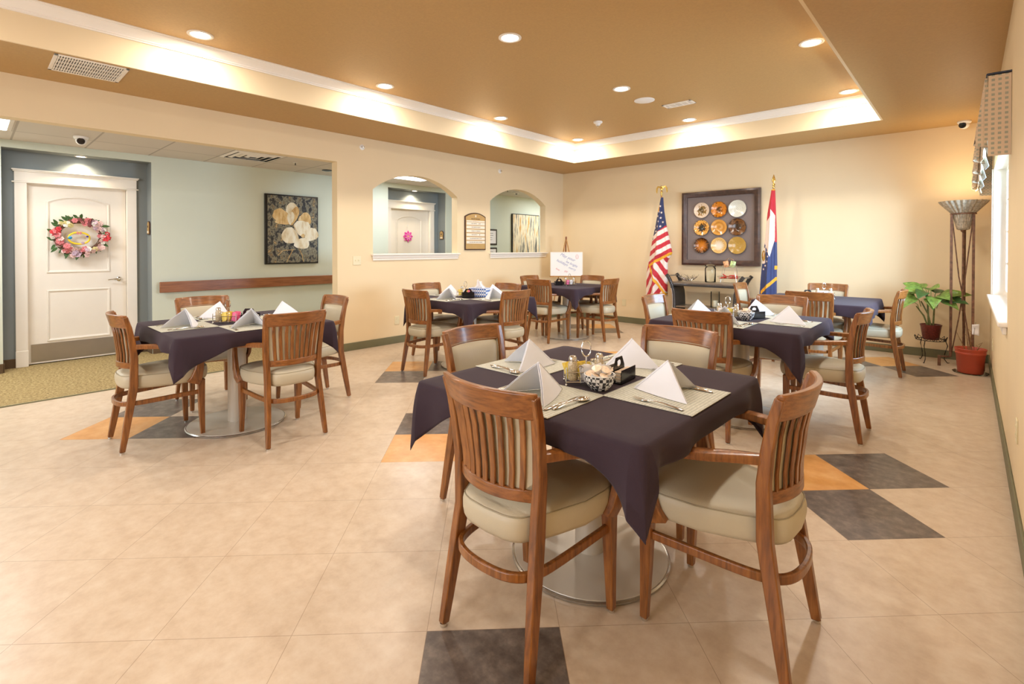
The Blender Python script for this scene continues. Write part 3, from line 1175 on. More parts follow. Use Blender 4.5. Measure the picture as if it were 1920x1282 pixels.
def make_cloth(key, half, corners, mid, seed, zones):
    """corners: drop below the table top at SW, SE, NE, NW; mid: drop along each side S, E, N, W"""
    rr = random.Random(seed)
    bm = MB()
    cr = 0.035
    per = []            # (x, y, nx, ny, side, u from the start corner 0..1)
    cs = [(-half, -half), (half, -half), (half, half), (-half, half)]
    nor = [(0, -1), (1, 0), (0, 1), (-1, 0)]
    NS = 46
    L = 2 * half
    for s in range(4):
        ax, ay = cs[s]
        bx, by = cs[(s + 1) % 4]
        dx, dy = (bx - ax) / L, (by - ay) / L
        for q in range(NS):
            u = q / NS
            # crowd samples towards the corners
            uu = 0.5 - 0.5 * cos(pi * u)
            p = cr + (L - 2 * cr) * uu
            per.append((ax + dx * p, ay + dy * p, nor[s][0], nor[s][1], s, p))
        # rounded corner
        cx, cy = bx - dx * cr - nor[s][0] * cr, by - dy * cr - nor[s][1] * cr
        n2 = nor[(s + 1) % 4]
        for q in range(0, 7):
            a = (q / 6) * pi / 2
            nx = nor[s][0] * cos(a) + n2[0] * sin(a)
            ny = nor[s][1] * cos(a) + n2[1] * sin(a)
            per.append((cx + nx * cr, cy + ny * cr, nx, ny, s, L - 0.001 if q <= 3 else -0.001))
    NP = len(per)
    NT_ = 13
    wav = [(rr.uniform(5, 9), rr.uniform(0, 6.3), rr.uniform(.5, 1)) for _ in range(4)]
    rings = []
    # inner flat top rings
    for k in (0.0, 0.5, 0.9):
        rings.append([bm.v((p[0] * max(k, 0.02), p[1] * max(k, 0.02), 0.7595 + 0.0)) for p in per])
    rings.append([bm.v((p[0] - p[2] * 0.010, p[1] - p[3] * 0.010, 0.7595)) for p in per])
    rings.append([bm.v((p[0], p[1], 0.755)) for p in per])
    for tj in range(1, NT_):
        t = tj / (NT_ - 1)
        ring = []
        for (x, y, nx, ny, s, u) in per:
            iscorner = abs(nx) < 0.999 and abs(ny) < 0.999
            if u < 0:
                c_i, du = (s + 1) % 4, 0.0
                other = mid[(s + 1) % 4]
            elif u > L - 0.002:
                c_i, du = (s + 1) % 4, 0.0
            elif u > L / 2:
                c_i, du = (s + 1) % 4, L - u
            else:
                c_i, du = s, u
            md = mid[s]
            cd = corners[c_i]
            k = min(1.0, (du + (0.025 if du > 0.01 else 0)) / zones.get((s, 0 if c_i == s else 1), 0.23))
            drop = md + (cd - md) * (1 - k) ** 1.25
            w = sum(a * sin(f * (u + s * 1.3) * 2.2 + ph) for f, ph, a in wav) / 4
            drop *= 1 + 0.05 * w
            z = 0.755 - drop * t
            # cone shaped fold that swings out at the corner and tucks in beside it
            g = exp(-(du / 0.05) ** 2)
            tuck = exp(-((du - 0.115) / 0.05) ** 2)
            second = exp(-((du - 0.24) / 0.07) ** 2)
            f = (0.030 * g - 0.014 * tuck + 0.016 * second) * t + 0.012 * w * t + 0.006 * t
            f += 0.010 * sin(t * pi)
            if c_i in (1, 3):
                f += 0.012 * g * t
            px, py = x + nx * f, y + ny * f
            if iscorner or u < 0 or u > L - 0.002:
                sx_, sy_ = (1 if cs[c_i][0] > 0 else -1), (1 if cs[c_i][1] > 0 else -1)
                tip = (cs[c_i][0] + sx_ * (0.016 * t), cs[c_i][1] + sy_ * (0.016 * t))
                kk = min(1.0, t * 1.4) ** 0.8
                px, py = px + (tip[0] - px) * kk, py + (tip[1] - py) * kk
            if tuck > 0.02:      # pull sideways towards the corner so the flap hangs as a folded point
                ddx, ddy = cs[c_i][0] - x, cs[c_i][1] - y
                dl = math.hypot(ddx, ddy) or 1
                pull = 0.012 * exp(-((du - 0.10) / 0.07) ** 2) * t
                px += ddx / dl * pull
                py += ddy / dl * pull
            ring.append(bm.v((px, py, z)))
        rings.append(ring)
    for A, B in zip(rings, rings[1:]):
        for j in range(NP):
            bm.face([A[j], A[(j + 1) % NP], B[(j + 1) % NP], B[j]])
    bm.face(rings[0])
    o = bm.build('tablecloth', cloth, None, ang=60, solid=0.003)
    return o


CLOTH = {'A': ([.28, .245, .27, .27], [.075, .080, .10, .10]), 'B': ([.29, .265, .24, .24], [.10, .09, .10, .10]),
         'C': ([.32, .26, .27, .25], [.10, .10, .10, .16]), 'D': ([.22, .28, .255, .25], [.09, .09, .10, .10]),
         'E': ([.22, .305, .20, .24], [.10, .09, .10, .10]), 'F': ([.14, .17, .25, .22], [.10, .12, .10, .10])}
for n_, (k, (x, y, d)) in enumerate(TABLES.items()):
    o = make_cloth(k, 0.520, CLOTH[k][0], CLOTH[k][1], 40 + n_, {(1, 0): 0.09, (0, 1): 0.22, (0, 0): 0.30, (3, 1): 0.30} if k == 'A' else {(1, 0): 0.34, (0, 1): 0.12} if k == 'B' else {(1, 0): 0.16} if k == 'E' else {})
    o.location = (x, y, 0.0005)
    o.rotation_euler = (0, 0, 0)
    tag(o, 'dark aubergine tablecloth with drooping corners on %s' % TSHORT[k], 'tablecloth', 'dark tablecloths')

# ------------------------------------------------------------------ place settings
TZ = 0.7625


def make_placemat():
    b = MB()
    b.box((0, 0, 0.0015), (0.36, 0.345, 0.003))
    o = b.build('placemat', mat_weave, None, bevel=0.001, seg=1)
    return o


def make_napkin():
    """a folded napkin standing as an open tent; spine towards the table centre (+y), wings to the diner"""
    b = MB()
    A = Vector((0.0, -0.015, 0.125))
    S = Vector((0.0, 0.115, 0.002))
    for s in (-1, 1):
        Wt = Vector((s * 0.118, -0.105, 0.002))
        n = 9
        rows = []
        for j in range(n):
            v = j / (n - 1)
            row = []
            for i in range(n):
                u = i / (n - 1)
                base = S.lerp(Wt, u)
                p = A.lerp(base, v)
                bul = sin(pi * u) * v * 0.012 + 0.006 * sin(pi * v) * (u)
                p = p + Vector((s * bul * .9, 0, 0.3 * bul * (1 - v)))
                row.append(p)
            rows.append(row)
        # outward face, then a second layer folded a few millimetres inside, longer at the hem
        for off, m_ in ((0.0, 1.0), (0.0045, 0.965)):
            inn = Vector((-s * off * 1.2, -off * 0.6, -off * 0.5))
            thk = Vector((-s * 0.0022, -0.0012, 0))
            g = []
            for sgn in (0, 1):
                gg = []
                for j in range(n):
                    gg.append([b.v(A.lerp(rows[j][i], m_ if j else 1) + inn * (1 if j else .5) + thk * sgn) for i in range(n)])
                g.append(gg)
            for gg in g:
                for j in range(n - 1):
                    for i in range(n - 1):
                        b.face([gg[j][i], gg[j][i + 1], gg[j + 1][i + 1], gg[j + 1][i]])
            edge = [(0, i) for i in range(n)] + [(j, n - 1) for j in range(1, n)] + [(n - 1, i) for i in range(n - 2, -1, -1)] + [(j, 0) for j in range(n - 2, 0, -1)]
            for k in range(len(edge)):
                (j0, i0), (j1, i1) = edge[k], edge[(k + 1) % len(edge)]
                b.face([g[0][j0][i0], g[0][j1][i1], g[1][j1][i1], g[1][j0][i0]])
    bmesh.ops.remove_doubles(b.bm, verts=b.bm.verts[:], dist=0.0002)
    return b.build('napkin', napkin_m, None, ang=50)


def flatware(kind):
    """lies along y, handle end at -y"""
    t = []
    b = MB()

    def bar(path, n=9):
        rows = []
        for (y, w, z, th) in path:
            rows.append([b.v((-w, y, z)), b.v((-w * .5, y, z + th)), b.v((w * .5, y, z + th)), b.v((w, y, z)), b.v((w * .5, y, z - th * .3)), b.v((-w * .5, y, z - th * .3))])
        for A, B in zip(rows, rows[1:]):
            for j in range(6):
                b.face([A[j], A[(j + 1) % 6], B[(j + 1) % 6], B[j]])
        b.face(rows[0][::-1])
        b.face(rows[-1])
    if kind == 'fork':
        bar([(-.10, .004, .003, .0015), (-.097, .009, .003, .002), (-.07, .0075, .006, .002), (-.02, .004, .010, .002), (.02, .0032, .009, .002), (.038, .008, .005, .0015), (.05, .0115, .004, .0012), (.058, .012, .004, .001)])
        for k in range(4):
            x = -0.0096 + 0.0064 * k
            b.sweep([(x, .056, .004), (x, .075, .0045), (x * .92, .098, .008)], [(-.0016, -.0006), (.0016, -.0006), (.0016, .0006), (-.0016, .0006)], scales=[1, 1, .5])
    elif kind == 'knife':
        bar([(-.11, .004, .003, .002), (-.106, .008, .003, .003), (-.06, .0075, .0035, .003), (.0, .006, .0035, .003), (.008, .0065, .003, .0015), (.02, .009, .002, .0012), (.08, .0095, .002, .001), (.105, .006, .002, .0008), (.113, .001, .002, .0005)])
    else:
        bar([(-.09, .004, .003, .0015), (-.087, .009, .003, .002), (-.06, .0075, .006, .002), (-.01, .004, .010, .002), (.03, .0032, .008, .002), (.042, .006, .006, .0015)])
        n = 14
        rings = []
        for k, (rr_, z) in enumerate(((1.0, .0085), (.97, .0095), (.8, .0045), (.5, .0025), (.1, .002))):
            rings.append([b.v((.0195 * rr_ * cos(2 * pi * i / n), .068 + .030 * rr_ * sin(2 * pi * i / n), z)) for i in range(n)])
        rings2 = [[b.v((v.co.x * 1.02, (v.co.y - .068) * 1.02 + .068, v.co.z - .0012)) for v in r_] for r_ in rings]
        for RR in (rings, rings2):
            for A, B in zip(RR, RR[1:]):
                for j in range(n):
                    b.face([A[j], A[(j + 1) % n], B[(j + 1) % n], B[j]])
        for j in range(n):
            b.face([rings[0][j], rings[0][(j + 1) % n], rings2[0][(j + 1) % n], rings2[0][j]])
        b.face(rings[-1])
        b.face(rings2[-1])
    nm = {'fork': 'fork', 'knife': 'table_knife', 'spoon': 'teaspoon'}[kind]
    return b.build(nm, steel, None)


PROTO = {'mat': make_placemat(), 'nap': make_napkin(), 'fork': flatware('fork'), 'knife': flatware('knife'), 'spoon': flatware('spoon')}
USED = set()


def put(kind, x, y, z, rz, label, cat, group, tilt=None, base=None):
    """first use moves the prototype itself, later ones are copies"""
    src = PROTO[kind]
    if kind in USED:
        if src.type == 'EMPTY' or kids(src):
            o = dup(src, (x, y, z), rz, label, group)
        else:
            o = src.copy()
            COL.objects.link(o)
    else:
        USED.add(kind)
        kids(src)
        for c in src.children:
            kids(c)
        o = src
    o.location = (x, y, z)
    o.rotation_euler = tilt if tilt else (0, 0, rz)
    if tilt:
        o.rotation_euler = (tilt[0], tilt[1], rz)
    tag(o, label, cat, group)
    return o


EDGE = {'S': 'camera-side left edge', 'E': 'camera-side right edge', 'N': 'far right edge', 'W': 'far left edge'}
NAPA = {('A', 'E'): 14, ('A', 'S'): -6, ('A', 'W'): 60, ('A', 'N'): -40, ('B', 'S'): 40, ('B', 'E'): -30, ('B', 'W'): 20, ('B', 'N'): 25,
        ('C', 'S'): 30, ('C', 'E'): -8, ('C', 'W'): 18, ('C', 'N'): 4, ('E', 'E'): 24, ('E', 'S'): 10, ('E', 'W'): 30, ('E', 'N'): -30}
for tb in 'ABCE':
    cx, cy, _ = TABLES[tb]
    for sd in 'SENW':
        a = radians(ROT[sd])

        def loc(dx, dy):
            v = Vector((dx, dy, 0))
            v.rotate(Euler((0, 0, a)))
            return cx + v.x, cy + v.y
        tn = TSHORT[tb]
        x, y = loc(0.0, -0.345)
        put('mat', x, y, TZ, a, 'woven beige placemat, %s of %s' % (EDGE[sd], tn), 'placemat', 'placemats')
        x, y = loc(R.uniform(-.012, .012), -0.325)
        put('nap', x, y, TZ + .003, a + radians(NAPA[(tb, sd)]), 'folded white napkin tent, %s of %s' % (EDGE[sd], tn), 'napkin', 'folded napkins')
        j = R.uniform(-6, 6)
        x, y = loc(-0.145, -0.375)
        put('fork', x, y, TZ + .003, a + radians(j - 4), 'steel fork left of the napkin, %s of %s' % (EDGE[sd], tn), 'fork', 'forks')
        x, y = loc(0.125, -0.36)
        put('knife', x, y, TZ + .003, a + radians(-j * .5), 'steel knife right of the napkin, %s of %s' % (EDGE[sd], tn), 'knife', 'knives')
        x, y = loc(0.153, -0.355)
        put('spoon', x, y, TZ + .003, a + radians(-j * .5 - 6), 'teaspoon beside the knife, %s of %s' % (EDGE[sd], tn), 'spoon', 'teaspoons')


# ------------------------------------------------------------------ condiments
def make_rack():
    t = thing('wire_condiment_rack', 'x', 'condiment rack')
    b = MB()
    r = 0.0022
    for z in (0.016, 0.055):
        b.tube([(-.085, -.045, z), (.085, -.045, z), (.085, .045, z), (-.085, .045, z)], r, 6, closed=True)
    for x in (-.085, -.028, .028, .085):
        for y in (-.045, .045):
            b.tube([(x, y, .006), (x, y, .075)], r, 6)
            if abs(x) < .05:
                b.tube([(x - .012, y, .075), (x, y, .083), (x + .012, y, .075)], r, 6)
        b.tube([(x, -.045, .016), (x, .045, .016)], r, 6)
    b.tube([(-.085, 0, .016), (.085, 0, .016)], r, 6)
    b.build('wire_basket', chrome, t)
    b = MB()
    b.tube([(0, 0, .016), (0, 0, .11)], .003, 8)
    b.tube([(0.019 * cos(k * pi / 8), 0, .142 + .032 * sin(k * pi / 8)) for k in range(16)], .003, 8, closed=True)
    b.build('ring_handle', chrome, t)
    b = MB()
    for x in (-.085, .085):
        for y in (-.045, .045):
            b.ball((x, y, .0055), .0055)
    b.build('ball_feet', chrome, t)
    return t


def make_shaker():
    t = thing('glass_shaker', 'x', 'shaker')
    b = MB()
    b.lathe([(.017, 0), (.019, .003), (.019, .066), (.015, .078), (.014, .082)], n=16, wob=lambda a, z: 1 + .03 * cos(8 * a))
    b.build('glass_body', shaker_glass, t)
    b = MB()
    b.lathe([(.0165, .080), (.0168, .090), (.013, .098), (.004, .100)], n=16)
    b.build('metal_lid', steel, t)
    return t


shaker_glass = mat('peppered_glass', rgb(196, 180, 150), 0.12, noise=(260, 0.45))


def make_packet(m):
    b = MB()
    N = 5

    def f(i, j, s):
        u, v = -1 + 2 * i / (N - 1), -1 + 2 * j / (N - 1)
        return (u * .019, s * .0045 * (1 - u * u) * (1 - v * v) + s * .0004, .032 + v * .032)
    b.grid(N, N, lambda i, j: f(i, j, 1))
    b.grid(N, N, lambda i, j: f(i, j, -1))
    bmesh.ops.remove_doubles(b.bm, verts=b.bm.verts[:], dist=0.0009)
    return b.build('sweetener_packet', m, None)


def make_bowl():
    t = thing('patterned_bowl', 'x', 'bowl')
    b = MB()
    prf = [(.030, 0), (.034, .002), (.036, .006), (.050, .022), (.058, .042), (.060, .060), (.0575, .060), (.055, .043), (.047, .024), (.030, .010), (.001, .008)]
    b.lathe(prf, n=36)
    b.build('bowl_body', bowl_pattern, t, ang=60)
    b = MB()
    b.lathe([(.0605, .0585), (.061, .0605), (.0595, .062), (.057, .0605)], n=36, cap=False)
    b.build('white_rim', white_plastic, t)
    return t


def make_creamer():
    t = thing('creamer_cup', 'x', 'creamer')
    b = MB()
    b.lathe([(.011, 0), (.012, .001), (.0155, .019), (.0195, .020), (.0195, .0215)], n=16)
    b.build('plastic_cup', white_plastic, t)
    b = MB()
    b.lathe([(.0193, .0217), (.0193, .0224), (.001, .0226)], n=16)
    b.build('foil_lid', cream_foil, t)
    return t


cream_foil = mat('cream_foil_lid', rgb(236, 206, 176), 0.3, noise=(90, 0.25))


def make_caddy():
    t = thing('black_jelly_caddy', 'x', 'condiment caddy')
    b = MB()
    b.box((0, 0, .004), (.135, .085, .006))
    b.box((0, -.041, .030), (.135, .003, .056))
    b.box((0, .041, .030), (.135, .003, .056))
    b.build('tray', black_plastic, t, bevel=0.001, seg=1)
    b = MB()
    out = [(-.05, .006), (.05, .006), (.05, .060), (.028, .098), (-.028, .098), (-.05, .060)]
    hole = [(.020 * cos(2 * pi * k / 14), .072 + .014 * sin(2 * pi * k / 14)) for k in range(14)]
    bm = bmesh.new()
    es = []
    for lp in (out, hole):
        vs = [bm.verts.new((p[0], 0, p[1])) for p in lp]
        es += [bm.edges.new((vs[i], vs[(i + 1) % len(vs)])) for i in range(len(vs))]
    bmesh.ops.triangle_fill(bm, edges=es, use_beauty=True)
    ret = bmesh.ops.extrude_face_region(bm, geom=bm.faces[:])
    for v in ret['geom']:
        if isinstance(v, bmesh.types.BMVert):
            v.co.y += .004
    b.bm.free()
    b.bm = bm
    b.build('divider_handle', black_plastic, t, bevel=0.001, seg=1)
    return t


def make_jelly():
    t = thing('jelly_packet', 'x', 'jelly packet')
    b = MB()
    b.box((0, 0, .006), (.034, .026, .012), taper=.86)
    b.build('tub', white_plastic, t, bevel=.001, seg=1)
    b = MB()
    b.box((0, 0, .0125), (.038, .030, .0012))
    b.build('foil', cream_foil, t)
    return t


PROTO.update(rack=make_rack(), shaker=make_shaker(), yellow=make_packet(yellow_pk), white=make_packet(white_pk), pink=make_packet(pink_pk),
             bowl=make_bowl(), creamer=make_creamer(), caddy=make_caddy(), jelly=make_jelly())


def at(tb, dx, dy):
    return TABLES[tb][0] + dx, TABLES[tb][1] + dy


def rack_set(tb, dx, dy, rz, fill, shakers=1):
    tn = TSHORT[tb]
    x, y = at(tb, dx, dy)
    a = radians(rz)
    put('rack', x, y, TZ, a, 'chrome wire condiment rack with ring handle on %s' % tn, 'condiment rack', 'condiment racks')

    def L(u, v):
        return x + u * cos(a) - v * sin(a), y + u * sin(a) + v * cos(a)
    slots = [(-.057, -.022), (-.057, .022), (0, -.022), (0, .022), (.057, -.022), (.057, .022)]
    for k, what in enumerate(fill):
        u, v = slots[k]
        if what == 'shaker':
            px, py = L(u, v)
            put('shaker', px, py, TZ + .019, a, 'small glass shaker with steel lid in the rack on %s' % tn, 'shaker', 'shakers in the rack on %s' % tn)
        elif what:
            nm = {'yellow': 'yellow', 'white': 'white', 'pink': 'pink'}[what]
            for q in range(4):
                px, py = L(u + R.uniform(-.006, .006), v - .012 + q * .008)
                put(what, px, py, TZ + .0195, a + R.uniform(-.12, .12), '%s sweetener packets standing in the rack on %s' % (nm, tn), 'sweetener packet',
                    '%s packets on %s' % (nm, tn), tilt=(R.uniform(-.16, .16), R.uniform(-.35, .35), 0))


def bowl_set(tb, dx, dy, n=9):
    tn = TSHORT[tb]
    x, y = at(tb, dx, dy)
    put('bowl', x, y, TZ, 0, 'white bowl with black lattice pattern on %s' % tn, 'bowl', 'patterned bowls')
    for k in range(n):
        ring = k < 6
        a = k * 1.05 + .3
        r_ = .034 if ring else .015
        if n - k == 1:
            r_ = 0
        put('creamer', x + r_ * cos(a * (1 if ring else 2)), y + r_ * sin(a * (1 if ring else 2)), TZ + (.042 if ring else .063), R.uniform(0, 3),
            'creamer cups heaped in the patterned bowl on %s' % tn, 'creamer', 'creamer cups on %s' % tn, tilt=(R.uniform(-.5, .5), R.uniform(-.5, .5), 0))


def caddy_set(tb, dx, dy, rz, jelly=True):
    tn = TSHORT[tb]
    x, y = at(tb, dx, dy)
    a = radians(rz)
    put('caddy', x, y, TZ, a, 'black plastic caddy with handle on %s' % tn, 'condiment caddy', 'black condiment caddies')
    if jelly:
        for s in (-1, 1):
            for u in (-.042, 0, .042):
                for k in range(3):
                    px, py = x + u * cos(a) - s * .021 * sin(a), y + u * sin(a) + s * .021 * cos(a)
                    put('jelly', px, py, TZ + .0075 + k * .0135, a, 'small jelly packets stacked in the black caddy on %s' % tn, 'jelly packet', 'jelly packets on %s' % tn)


rack_set('A', 0.030, -0.075, 42, ['shaker', 'yellow', 'white', 'yellow', 'white', 'shaker'])
bowl_set('A', 0.118, -0.112)
caddy_set('A', 0.105, 0.060, 95)
rack_set('B', 0.045, -0.075, 42, ['shaker', 'white', 'yellow', 'yellow', 'pink', 'pink'])
caddy_set('B', 0.075, 0.060, 52)
rack_set('C', -0.080, -0.010, 20, ['yellow', 'shaker', 'white', 'yellow', 'pink', 'white'])
caddy_set('C', 0.020, -0.060, 48)
rack_set('D', 0.060, -0.010, 70, ['pink', 'shaker', 'white', 'pink', 'shaker', 'white'])
caddy_set('D', -0.080, -0.080, 48)
rack_set('E', -0.080, -0.060, 42, ['white', 'shaker', 'yellow', 'white', 'shaker', 'white'])
bowl_set('E', 0.055, -0.055)
caddy_set('E', 0.075, 0.080, 60)
rack_set('F', 0.060, 0.020, 42, ['white', 'shaker', 'white', 'white', 'shaker', 'white'])
caddy_set('F', -0.080, -0.060, 42)

# tissue box and small blue bowl on the table under the left arch
x, y = at('C', 0.02, 0.115)
t = thing('tissue_box', 'blue floral tissue box with a white tissue on the table under the left arch', 'tissue box', (x, y, TZ), radians(20))
b = MB()
b.box((0, 0, .05), (.22, .115, .10))
b.build('card_box', tissue_blue, t, bevel=.002)
b = MB()
for q in range(3):
    def fn(i, j, q=q):
        u, v = -1 + i / 4, j / 7
        return ((u * .045 + (q - 1) * .028) * (1 - v * .75) + .01 * sin(5 * v + q), .012 * sin(u * 5 + q * 2) * (1 - v * .5) + .004 * q, .098 + v * (.075 + .02 * (q == 0)))
    b.grid(9, 8, fn)
b.build('tissue', white_pk, t, solid=.0012, ang=80)

# ------------------------------------------------------------------ far wall: framed plates
FX = (2.42, 3.60)
FZ = (1.05, 2.20)
t = thing('framed_plate_display', 'large dark framed shadow box holding nine round plates on the far wall', 'framed display', (3.01, 0, 1.625))
b = MB()
pw = 0.082


def frame_ring(b, w, h, pw, y0, y1, lip=0.0):
    """mitred picture frame lying in the xz plane, front at y1 (towards -y)"""
    pr = [(0, y0), (0, y1), (pw * .35, y1 - lip), (pw * .9, y1 + lip), (pw, y1 + lip * 1.5), (pw, y0)]
    rings = []
    for sx, sz in ((-1, -1), (1, -1), (1, 1), (-1, 1)):
        rings.append([b.v((sx * (w / 2 - o), y, sz * (h / 2 - o))) for o, y in pr])
    for i in range(4):
        A, B = rings[i], rings[(i + 1) % 4]
        for j in range(len(pr)):
            b.face([A[j], A[(j + 1) % len(pr)], B[(j + 1) % len(pr)], B[j]])


frame_ring(b, 1.18, 1.155, pw, -0.002, -0.05, 0.006)
b.build('frame', dark_frame, t, ang=25)
b = MB()
b.box((0, -0.012, 0), (1.04, 0.016, 1.01))
b.build('backing_board', mat_grey, t, smooth=False)


def plate_mat(i, stops, kind, scale):
    m = mat('plate_glaze_%d' % i, stops[0][1], 0.12, coat=0.6)
    n = NT(m)
    tc = n.add('ShaderNodeTexCoord')
    sp = n.add('ShaderNodeSeparateXYZ')
    n.link(tc.outputs['Object'], sp.inputs[0])
    cb = n.add('ShaderNodeCombineXYZ')
    n.link(sp.outputs[0], cb.inputs[0])
    n.link(sp.outputs[2], cb.inputs[1])
    ln = n.add('ShaderNodeVectorMath', operation='LENGTH')
    n.link(cb.outputs[0], ln.inputs[0])
    sc = n.add('ShaderNodeMath', operation='MULTIPLY', i_1=1 / 0.128)
    n.link(ln.outputs['Value'], sc.inputs[0])
    nz = n.add('ShaderNodeTexNoise', i_Scale=scale, i_Detail=5.0)
    if kind == 'ray':
        at_ = n.add('ShaderNodeMath', operation='ARCTAN2')
        n.link(sp.outputs[0], at_.inputs[0])
        n.link(sp.outputs[2], at_.inputs[1])
        cb2 = n.add('ShaderNodeCombineXYZ')
        k1 = n.add('ShaderNodeMath', operation='MULTIPLY', i_1=0.9)
        n.link(at_.outputs[0], k1.inputs[0])
        n.link(k1.outputs[0], cb2.inputs[0])
        n.link(cb2.outputs[0], nz.inputs['Vector'])
    else:
        n.link(tc.outputs['Object'], nz.inputs['Vector'])
    ns = n.add('ShaderNodeMath', operation='SUBTRACT', i_1=0.5)
    n.link(nz.outputs[0], ns.inputs[0])
    na = n.add('ShaderNodeMath', operation='MULTIPLY', i_1={'ray': 2.0, 'blob': 1.6, 'ring': 0.25}[kind])
    n.link(ns.outputs[0], na.inputs[0])
    ad = n.add('ShaderNodeMath', operation='ADD')
    n.link(sc.outputs[0], ad.inputs[0])
    n.link(na.outputs[0], ad.inputs[1])
    src = ad.outputs[0]
    if kind == 'ring':
        w = n.add('ShaderNodeMath', operation='MULTIPLY', i_1=scale * 1.7)
        n.link(src, w.inputs[0])
        s2 = n.add('ShaderNodeMath', operation='SINE')
        n.link(w.outputs[0], s2.inputs[0])
        h = n.add('ShaderNodeMath', operation='MULTIPLY_ADD', i_1=0.5, i_2=0.5)
        n.link(s2.outputs[0], h.inputs[0])
        src = h.outputs[0]
    n.link(n.ramp(src, stops), n.b.inputs['Base Color'])
    return m


PM = [
    ([(0.1, rgb(70, 56, 30)), (0.5, rgb(150, 116, 62)), (0.62, rgb(216, 196, 172)), (1, rgb(206, 184, 160))], 'blob', 30, 'beige plate with a brown speckled centre, top left of the framed plates'),
    ([(0.15, rgb(70, 46, 20)), (0.42, rgb(190, 112, 24)), (0.75, rgb(206, 128, 30)), (1, rgb(120, 66, 14))], 'blob', 40, 'amber tortoiseshell plate, top middle of the framed plates'),
    ([(0.0, rgb(186, 188, 172)), (0.5, rgb(226, 228, 220)), (1, rgb(206, 208, 196))], 'ring', 22, 'pale grey-white ringed plate, top right of the framed plates'),
    ([(0.1, rgb(40, 40, 34)), (0.42, rgb(60, 40, 30)), (0.55, rgb(216, 146, 48)), (0.9, rgb(226, 178, 100)), (1, rgb(120, 72, 20))], 'blob', 46, 'mottled gold plate with a dark centre, middle left of the framed plates'),
    ([(0.0, rgb(206, 148, 70)), (0.5, rgb(196, 140, 62)), (1, rgb(180, 122, 50))], 'ring', 8, 'plain caramel gold plate at the centre of the framed plates'),
    ([(0.1, rgb(34, 22, 16)), (0.4, rgb(70, 44, 24)), (0.8, rgb(120, 78, 40)), (1, rgb(60, 36, 18))], 'blob', 18, 'dark brown glossy plate, middle right of the framed plates'),
    ([(0.0, rgb(200, 120, 26)), (0.45, rgb(180, 104, 20)), (0.8, rgb(70, 36, 12)), (1, rgb(36, 18, 8))], 'ray', 9, 'dark plate with an amber sunburst, bottom left of the framed plates'),
    ([(0.1, rgb(226, 216, 200)), (0.5, rgb(226, 206, 170)), (0.68, rgb(200, 150, 66)), (0.8, rgb(226, 186, 116)), (1, rgb(220, 178, 106))], 'ray', 12, 'cream centred gold plate, bottom middle of the framed plates'),
    ([(0.0, rgb(80, 52, 18)), (0.3, rgb(206, 164, 74)), (0.8, rgb(220, 182, 92)), (1, rgb(150, 108, 40))], 'ring', 34, 'yellow gold plate with dark rings, bottom right of the framed plates'),
]
for i, (st, kd, sc_, lab) in enumerate(PM):
    px = (2.737, 3.005, 3.276)[i % 3]
    pz = (1.911, 1.636, 1.357)[i // 3]
    rad = (0.122, 0.122, 0.130)[i % 3]
    b = MB()
    b.lathe([(0.03, 0.004), (0.05, 0.004), (rad * .6, 0.010), (rad * .97, 0.021), (rad, 0.024), (rad * .98, 0.027), (rad * .62, 0.016), (0.05, 0.011), (0.002, 0.011)], n=40, axis='Y')
    o = b.build('decorative_plate', plate_mat(i, st, kd, sc_), None, ang=50)
    o.location = (px, -0.021, pz)
    tag(o, lab, 'plate', 'plates in the shadow box')


